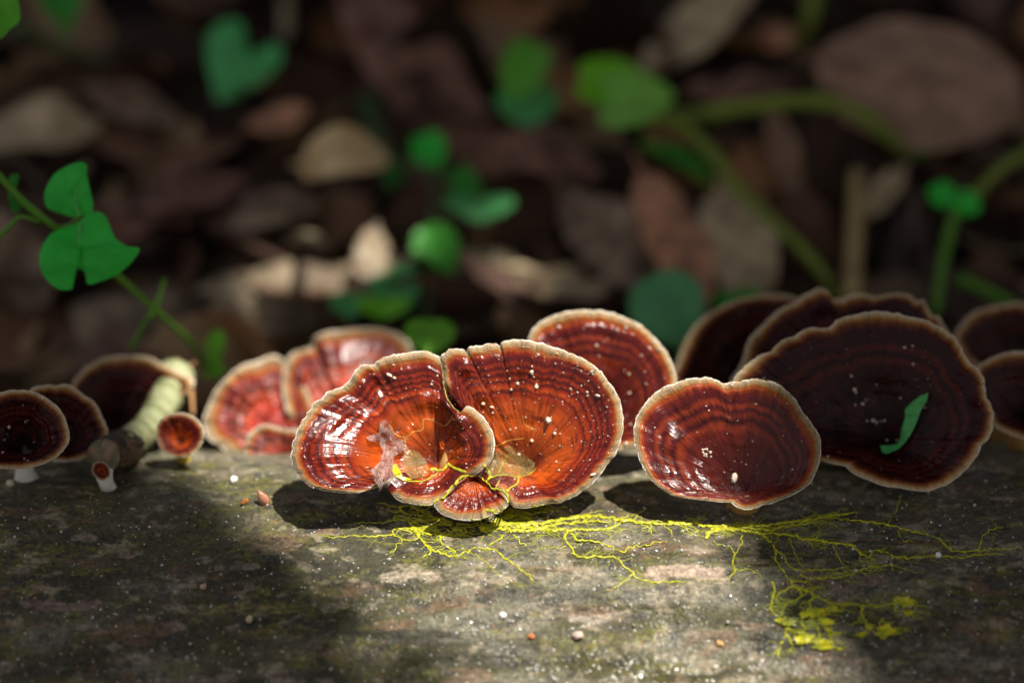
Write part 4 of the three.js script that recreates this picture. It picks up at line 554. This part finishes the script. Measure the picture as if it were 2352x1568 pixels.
  const b10 = gp(2190, 460) - 4; plant('upright stem with a pair of tiny green leaves, right edge', [[[G(2200, 475, 4), G(2180, 540, 4), G(2163, 620, 3.6), G(2150, 720, 3)], 0.13, stemGreen], [[[2380, 340, b10 + 2], [2310, 380, b10 + 1], [2260, 425, b10 + 0.3], [2225, 470, b10]], 0.15, stemOlive]], [{ c: [2165, 448], l: 62, w: 60, a: 200, back: b10 - 0.3, m: greenA, elev: 45, notch: 0.1 }, { c: [2220, 466], l: 62, w: 58, a: 30, back: b10 - 0.3, m: greenA, elev: 38, azim: -20, notch: 0.1 }], unp(2150, 720, b10 - 2.6));
  const b11 = gp(1850, 60) - 2; plant('thin dark green stem at the top edge beside the large brown leaf', [[[[1870, -30, b11], [1860, 40, b11], [1840, 90, b11 + 0.5], [1830, 120, b11 + 1]], 0.2, stemOlive]], [], unp(1830, 120, b11 + 1));
  const b12 = gp(2270, 670) - 3; plant('dim narrow green blade leaning behind the two right-edge fungi', [[[G(2200, 640, 3), G(2260, 665, 3), G(2330, 700, 3)], 0.14, stemGreen]], [], unp(2330, 700, b12), { name: 'grass_blade' });
}

// ---------------------------------------------------------------- dead leaves
const deadTex = (a, b, s) => texture(256, 256, (u, v) => { const k = smooth(0.35, 0.65, fbm(u * 6, v * 6, s, 4, 6)), ve = 0.86 + 0.2 * Math.abs(Math.sin((u + Math.abs(v - 0.5)) * 46)); return a.map((q, i) => mix(q, b[i], k) * ve * (0.8 + 0.4 * vn(u * 40, v * 40, s + 3, 40))); });
const deadMats = {};
for (const [k, a, b, r] of [['brown', [0.40, 0.245, 0.17], [0.28, 0.17, 0.115], 0.55], ['purple', [0.25, 0.125, 0.09], [0.11, 0.054, 0.04], 0.4], ['tan', [0.80, 0.60, 0.33], [0.62, 0.42, 0.2], 0.6], ['beige', [0.62, 0.49, 0.31], [0.44, 0.33, 0.2], 0.65], ['orange', [0.60, 0.30, 0.17], [0.38, 0.19, 0.12], 0.6], ['grey', [0.33, 0.23, 0.16], [0.17, 0.115, 0.08], 0.55], ['dark', [0.07, 0.045, 0.04], [0.045, 0.03, 0.027], 0.5], ['cream', [0.66, 0.55, 0.40], [0.5, 0.38, 0.25], 0.6]]) deadMats[k] = std({ map: deadTex(a, b, 300 + k.length * 7 + k.charCodeAt(0)), roughness: r, bumpMap: leafBump, bumpScale: 0.001, transmission: 0.15, specularIntensity: 0.35 });
const lens = (x, y, l, w, ang, sharp = 0.75, rag = 0.3) => { const o = [], a = THREE.MathUtils.degToRad(ang); for (let k = 0; k < 28; k++) { const t = (k / 28) * 6.2832, u = Math.cos(t) * l / 2, v = Math.sign(Math.sin(t)) * Math.pow(Math.abs(Math.sin(t)), 1 / sharp) * w / 2 * (1 + rag * (vn(k * 0.8, 0.3, Math.floor(x + y)) - 0.5)); o.push([x + u * Math.cos(a) - v * Math.sin(a), y + u * Math.sin(a) + v * Math.cos(a)]); } return o; };
function deadLeaf(label, x, y, l, w, ang, mat, o = {}) {
  const gr = groundAt(x, y), p0 = unp(x, y, gr.back - (o.lift ?? 1.6) * 1.15 - 0.3), n = facing(o.elev ?? 52, o.azim ?? 0), px = o.px ?? lens(x, y, l, w, ang, o.sharp, o.rag), a = THREE.MathUtils.degToRad(ang);
  const g = thing('dead_leaf', label, 'dead leaf', gr.p);
  part('leaf_blade', blade(px, [x, y], p0, n, { bulge: o.bulge ?? 0.1, wave: o.wave ?? 0.6, fold: o.fold ?? (hash(x, y, 3) < 0.5 ? -0.3 : 0.3), curl: o.curl ?? 0.2 * (hash(x, y, 4) - 0.3), axis: [x + Math.cos(a) * 30, y + Math.sin(a) * 30], seed: Math.floor(x * 3 + y), N: 84 }), deadMats[mat], g);
  const e = (t) => onPlane(x + Math.cos(a) * l * t, y + Math.sin(a) * l * t, p0.clone().addScaledVector(n, (o.bulge ?? 0.1) * 0.5), n);
  part('midrib', tube(spline([e(-0.6), e(-0.3), e(0), e(0.3), e(0.47)], 14), (t) => 0.06 * (1.2 - t), 6), deadMats[mat === 'dark' ? 'grey' : mat], g);
}
deadLeaf('largest round brown dead leaf with a dark crease, upper right', 2112, 178, 480, 290, 10, 'brown', { elev: 50, azim: -8, lift: 3, sharp: 0.95, rag: 0.1, fold: -0.3, wave: 0.4, curl: 0.02 });
deadLeaf('pale tan curled dead leaf in the centre left litter', 788, 362, 205, 112, -8, 'tan', { elev: 58, lift: 2.4, sharp: 1.0 });
deadLeaf('cream dead leaf standing above the pale sprout, left of centre', 848, 582, 120, 75, 105, 'cream', { elev: 44, azim: -15, lift: 2, sharp: 1 });
deadLeaf('long dark purple-brown dead leaf sweeping down from the top centre', 960, 170, 560, 190, 50, 'purple', { elev: 45, lift: 2 });
deadLeaf('purplish brown dead leaf with a shiny lip below the green pairs', 1190, 335, 400, 130, 14, 'purple', { elev: 58, lift: 2.2, azim: 6 });
deadLeaf('orange-brown dead leaf leaning left of the beige leaf, right of centre', 1545, 540, 340, 130, 64, 'orange', { elev: 42, azim: -20, lift: 2.4, sharp: 0.9 });
deadLeaf('beige blunt dead leaf behind the round green leaf', 1695, 560, 270, 165, 72, 'beige', { elev: 40, azim: 12, lift: 1.8, sharp: 1.1 });
deadLeaf('greyish dead leaf under the orange-brown leaf, centre right', 1400, 560, 330, 150, 48, 'grey', { elev: 46, lift: 1.6 });
deadLeaf('tan-orange dead leaf fragment lying left of the glossy oval leaf', 640, 272, 150, 60, -18, 'orange', { elev: 55, lift: 1.6 });
deadLeaf('dull pink-brown dead leaf under the arching vine, right', 1700, 205, 260, 70, -4, 'purple', { elev: 60, lift: 1.8 });
deadLeaf('tan dead leaf at the top right of centre', 1600, 70, 330, 130, -38, 'beige', { elev: 52, lift: 1.4 });
deadLeaf('olive-brown dead leaf at the left edge, upper half', 70, 300, 330, 110, -10, 'beige', { elev: 56, lift: 1 });
deadLeaf('grey-brown dead leaf left of the heart-shaped green leaf', 290, 235, 300, 90, 25, 'grey', { elev: 56, lift: 1 });
deadLeaf('mauve dead leaf in the left litter below the tan one', 400, 470, 360, 110, -22, 'purple', { elev: 56, lift: 1.3 });
deadLeaf('slate dead leaf right of the mauve one, left litter', 610, 490, 240, 90, -14, 'grey', { elev: 60, lift: 1.4 });
deadLeaf('pinkish dead leaf at the left edge behind the vine', 40, 600, 260, 150, 60, 'grey', { elev: 40, lift: 1.4 });
deadLeaf('small pinkish dead leaf at the top centre', 1060, 90, 170, 90, 20, 'grey', { elev: 50, lift: 1.6 });
deadLeaf('curled tan dead leaf beside the upright straw, right', 2030, 440, 150, 60, 130, 'beige', { elev: 40, lift: 2, curl: 0.25 });
deadLeaf('narrow brown dead leaf standing left of the upright straw', 1800, 350, 220, 70, 75, 'brown', { elev: 36, lift: 1.4 });
deadLeaf('small orange-tan dead leaf near the top right', 1780, 95, 90, 60, 10, 'orange', { elev: 50, lift: 1.6 });
deadLeaf('dark dead leaf on the right behind the largest cap', 2080, 600, 260, 120, 100, 'dark', { elev: 46, lift: 1.2 });
deadLeaf('tan dead leaf under the pair of vines, centre right', 1290, 640, 240, 90, 12, 'beige', { elev: 58, lift: 1.2 });
deadLeaf('reddish brown dead leaf at the lower right of the litter', 1880, 560, 200, 90, 60, 'orange', { elev: 44, lift: 0.9 });
{
  const b = gp(1965, 540) - 2, g = thing('dry_straw', 'upright pale dry straw in the litter, right', 'straw', unp(1960, 670, b - 2.2));
  part('stalk', tube(spline([unp(1957, 690, b - 2.4), unp(1962, 560, b - 0.8), unp(1970, 400, b + 1)], 20), () => 0.2, 10), std({ color: rgb(0.36, 0.25, 0.1), roughness: 0.6 }), g);
  part('node', tube([unp(1959, 640, b - 1.8), unp(1960, 630, b - 1.7), unp(1960, 620, b - 1.6)], () => 0.25, 10), std({ color: rgb(0.26, 0.17, 0.07), roughness: 0.6 }), g);
}
{
  const P = spline([G(180, 790, 0.5), G(420, 730, 0.6), G(700, 690, 0.7), G(960, 660, 0.6), G(1180, 650, 0.4)].map((q) => unp(...q)), 60), g = thing('fallen_branch', 'weathered tan-grey branch lying on the ground just behind the log', 'branch', P[30].clone());
  part('bark', tube(P, (t) => 0.85 + 0.12 * Math.sin(t * 17) + 0.06 * Math.sin(t * 41), 20), std({ map: mottled([0.30, 0.23, 0.15], [0.17, 0.13, 0.09], 351, 4), roughness: 0.8, bumpMap: woodBump, bumpScale: 0.003, specularIntensity: 0.3 }), g);
}
{ // the litter nobody could count: two scatters of curled leaves and one of twigs
  const shape = (l, w, s) => grid(12, 6, (i, j) => { const t = i / 12 * 2 - 1, v = j / 6 * 2 - 1, h = Math.sqrt(Math.max(0.002, 1 - Math.pow(Math.abs(t), 2.2))) * (1 + 0.15 * (vn(i * 0.6, v, s) - 0.5)); return { p: V3(t * l, 0.22 * l * t * t - 0.35 * Math.abs(v) * h * w * (s % 2 ? 1 : -0.5) + 0.18 * (vn(i * 0.5, j * 0.5, s + 3) - 0.5), v * h * w), uv: [i / 12, j / 6] }; });
  const pal = [[0.20, 0.11, 0.065], [0.12, 0.062, 0.04], [0.30, 0.185, 0.105], [0.06, 0.034, 0.024], [0.36, 0.24, 0.14], [0.16, 0.09, 0.068], [0.36, 0.18, 0.085], [0.045, 0.028, 0.02], [0.22, 0.155, 0.105], [0.05, 0.03, 0.022]];
  const lm = std({ map: texture(128, 128, (u, v) => { const k = 0.65 + 0.6 * fbm(u * 8, v * 8, 331, 4, 8); return [k, k, k]; }), roughness: 0.6, bumpMap: leafBump, bumpScale: 0.001, transmission: 0.1, specularIntensity: 0.25 });
  const M4 = new THREE.Matrix4(), Q = new THREE.Quaternion(), E = new THREE.Euler();
  const spread = (name, label, geo, mat, count, s0, s1, tint) => {
    const m = new THREE.InstancedMesh(geo.clone().scale(K, K, K), mat, count); m.name = name; m.castShadow = m.receiveShadow = true; m.userData = { kind: 'stuff', label };
    for (let k = 0; k < count; k++) {
      const z = -mix(9, 95, Math.pow(rnd(), 1.5)), x = rr(-1, 1) * (16 + -z * 0.55), s = rr(s0, s1);
      E.set(rr(-0.6, 0.9), rr(0, 6.28), rr(-0.5, 0.5)); M4.compose(V3(x, groundY(x, z) + rr(-0.1, 0.6), z).multiplyScalar(K), Q.setFromEuler(E), V3(s, s, s)); m.setMatrixAt(k, M4);
      const c = tint[Math.floor(rnd() * tint.length)], f = rr(0.7, 1.25); m.setColorAt(k, rgb(c[0] * f, c[1] * f, c[2] * f));
    }
    scene.add(m);
  };
  spread('leaf_litter', 'dim brown leaf litter covering the slope', shape(2.3, 1.0, 3), lm, 900, 0.5, 1.5, pal);
  spread('leaf_litter_001', 'dim broad leaf litter covering the slope', shape(1.9, 1.25, 4), lm, 700, 0.5, 1.6, pal);
  spread('twig_litter', 'thin twigs in the leaf litter', tube(spline([V3(-3, 0, 0), V3(-1, 0.3, 0.2), V3(1, 0.1, -0.2), V3(3, 0.4, 0.1)], 10), (t) => 0.13 * (1.1 - 0.5 * t), 6), std({ roughness: 0.8 }), 260, 0.4, 1.4, [[0.16, 0.12, 0.08], [0.24, 0.19, 0.11], [0.07, 0.05, 0.04]]);
}

// ---------------------------------------------------------------- the shrub crown above, outside the frame, that dapples the sunlight
{
  const gap = [[-7.4, -6], [-7.2, -2.4], [-5.8, -0.9], [-4.9, 0.6], [-3.4, 1.7], [-2.0, 3.2], [-0.6, 10], [7.6, 10], [7.3, 3.8], [5.2, 3.3], [4.0, 2.6], [4.2, 1.6], [4.3, 0], [3.2, -1.2], [3.2, -6]];
  const holes = [[-4.2, -12, 2.4, 0.5], [0.4, -12.5, 0.8, 0.3], [-5.6, -17.5, 0.5, 0.7]];
  const g = grid(8, 4, (i, j) => { const t = i / 8 * 2 - 1, v = j / 4 * 2 - 1, w = Math.sqrt(Math.max(0.001, 1 - t * t)); return { p: V3(t * 4.5, -0.12 * t * t * 4.5 + 0.3 * Math.abs(v) * w, v * w * 2.1), uv: [i / 8, j / 4] }; });
  const list = [], Q = new THREE.Quaternion(), E = new THREE.Euler(), v = V3(), a = g.attributes.position;
  for (let k = 0; k < 15000 && list.length < 12000; k++) {
    const near = k > 5000, y = rr(44, 74), F = near ? [rr(-20, 19), rr(-24, 19)] : [rr(-30, 30), rr(-56, 24)], s = near ? rr(0.22, 0.5) : rr(0.6, 1.3), P = V3(F[0] + (SUN.x / SUN.y) * y, y, F[1] + (SUN.z / SUN.y) * y);
    E.set(rr(-0.7, 0.7), rr(0, 6.28), rr(-0.7, 0.7)); Q.setFromEuler(E); let ok = true; const jx = rr(-1.5, 1.2), jz = rr(-0.5, 0.5);
    for (let i = 0; i < a.count && ok; i++) { v.fromBufferAttribute(a, i).multiplyScalar(s).applyQuaternion(Q).add(P); const z0 = v.z - (SUN.z / SUN.y) * v.y, q = smooth(1.7, 3, z0), x = v.x - (SUN.x / SUN.y) * v.y + jx * q, z = z0 + jz * q; if (inside(gap, x, z) || holes.some(([hx, hz, rx, rz]) => ((x - hx) / rx) ** 2 + ((z - hz) / rz) ** 2 < 1)) ok = false; }
    if (ok) list.push(new THREE.Matrix4().compose(P.multiplyScalar(K), Q, V3(s, s, s)));
  }
  const m = new THREE.InstancedMesh(g.scale(K, K, K), leafMat(0.06, 0.16, 0.03, 291), list.length); m.name = 'shrub_foliage'; m.userData = { kind: 'stuff', label: 'leafy shrub crown overhead, outside the frame' }; m.castShadow = m.receiveShadow = true;
  list.forEach((q, k) => m.setMatrixAt(k, q)); scene.add(m);
  const b = V3(70, -5, -45), tr = thing('shrub', 'overhanging shrub whose leaves dapple the sunlight, outside the frame', 'shrub', b), bark = std({ color: rgb(0.14, 0.1, 0.07), roughness: 0.9 });
  part('trunk', tube(spline([b, V3(72, 30, -44), V3(66, 62, -40), V3(50, 74, -30), V3(20, 80, -40)], 40), (t) => 3 * (1.1 - t), 12), bark, tr);
  part('limb', tube(spline([V3(66, 62, -40), V3(54, 70, -10), V3(34, 74, 14), V3(44, 80, 40)], 30), (t) => 1.4 * (1.1 - t), 9), bark, tr);
  part('limb', tube(spline([V3(50, 74, -30), V3(10, 82, -60), V3(-30, 84, -55)], 30), (t) => 1.3 * (1.1 - t), 9), bark, tr);
}
renderer.render(scene, camera);
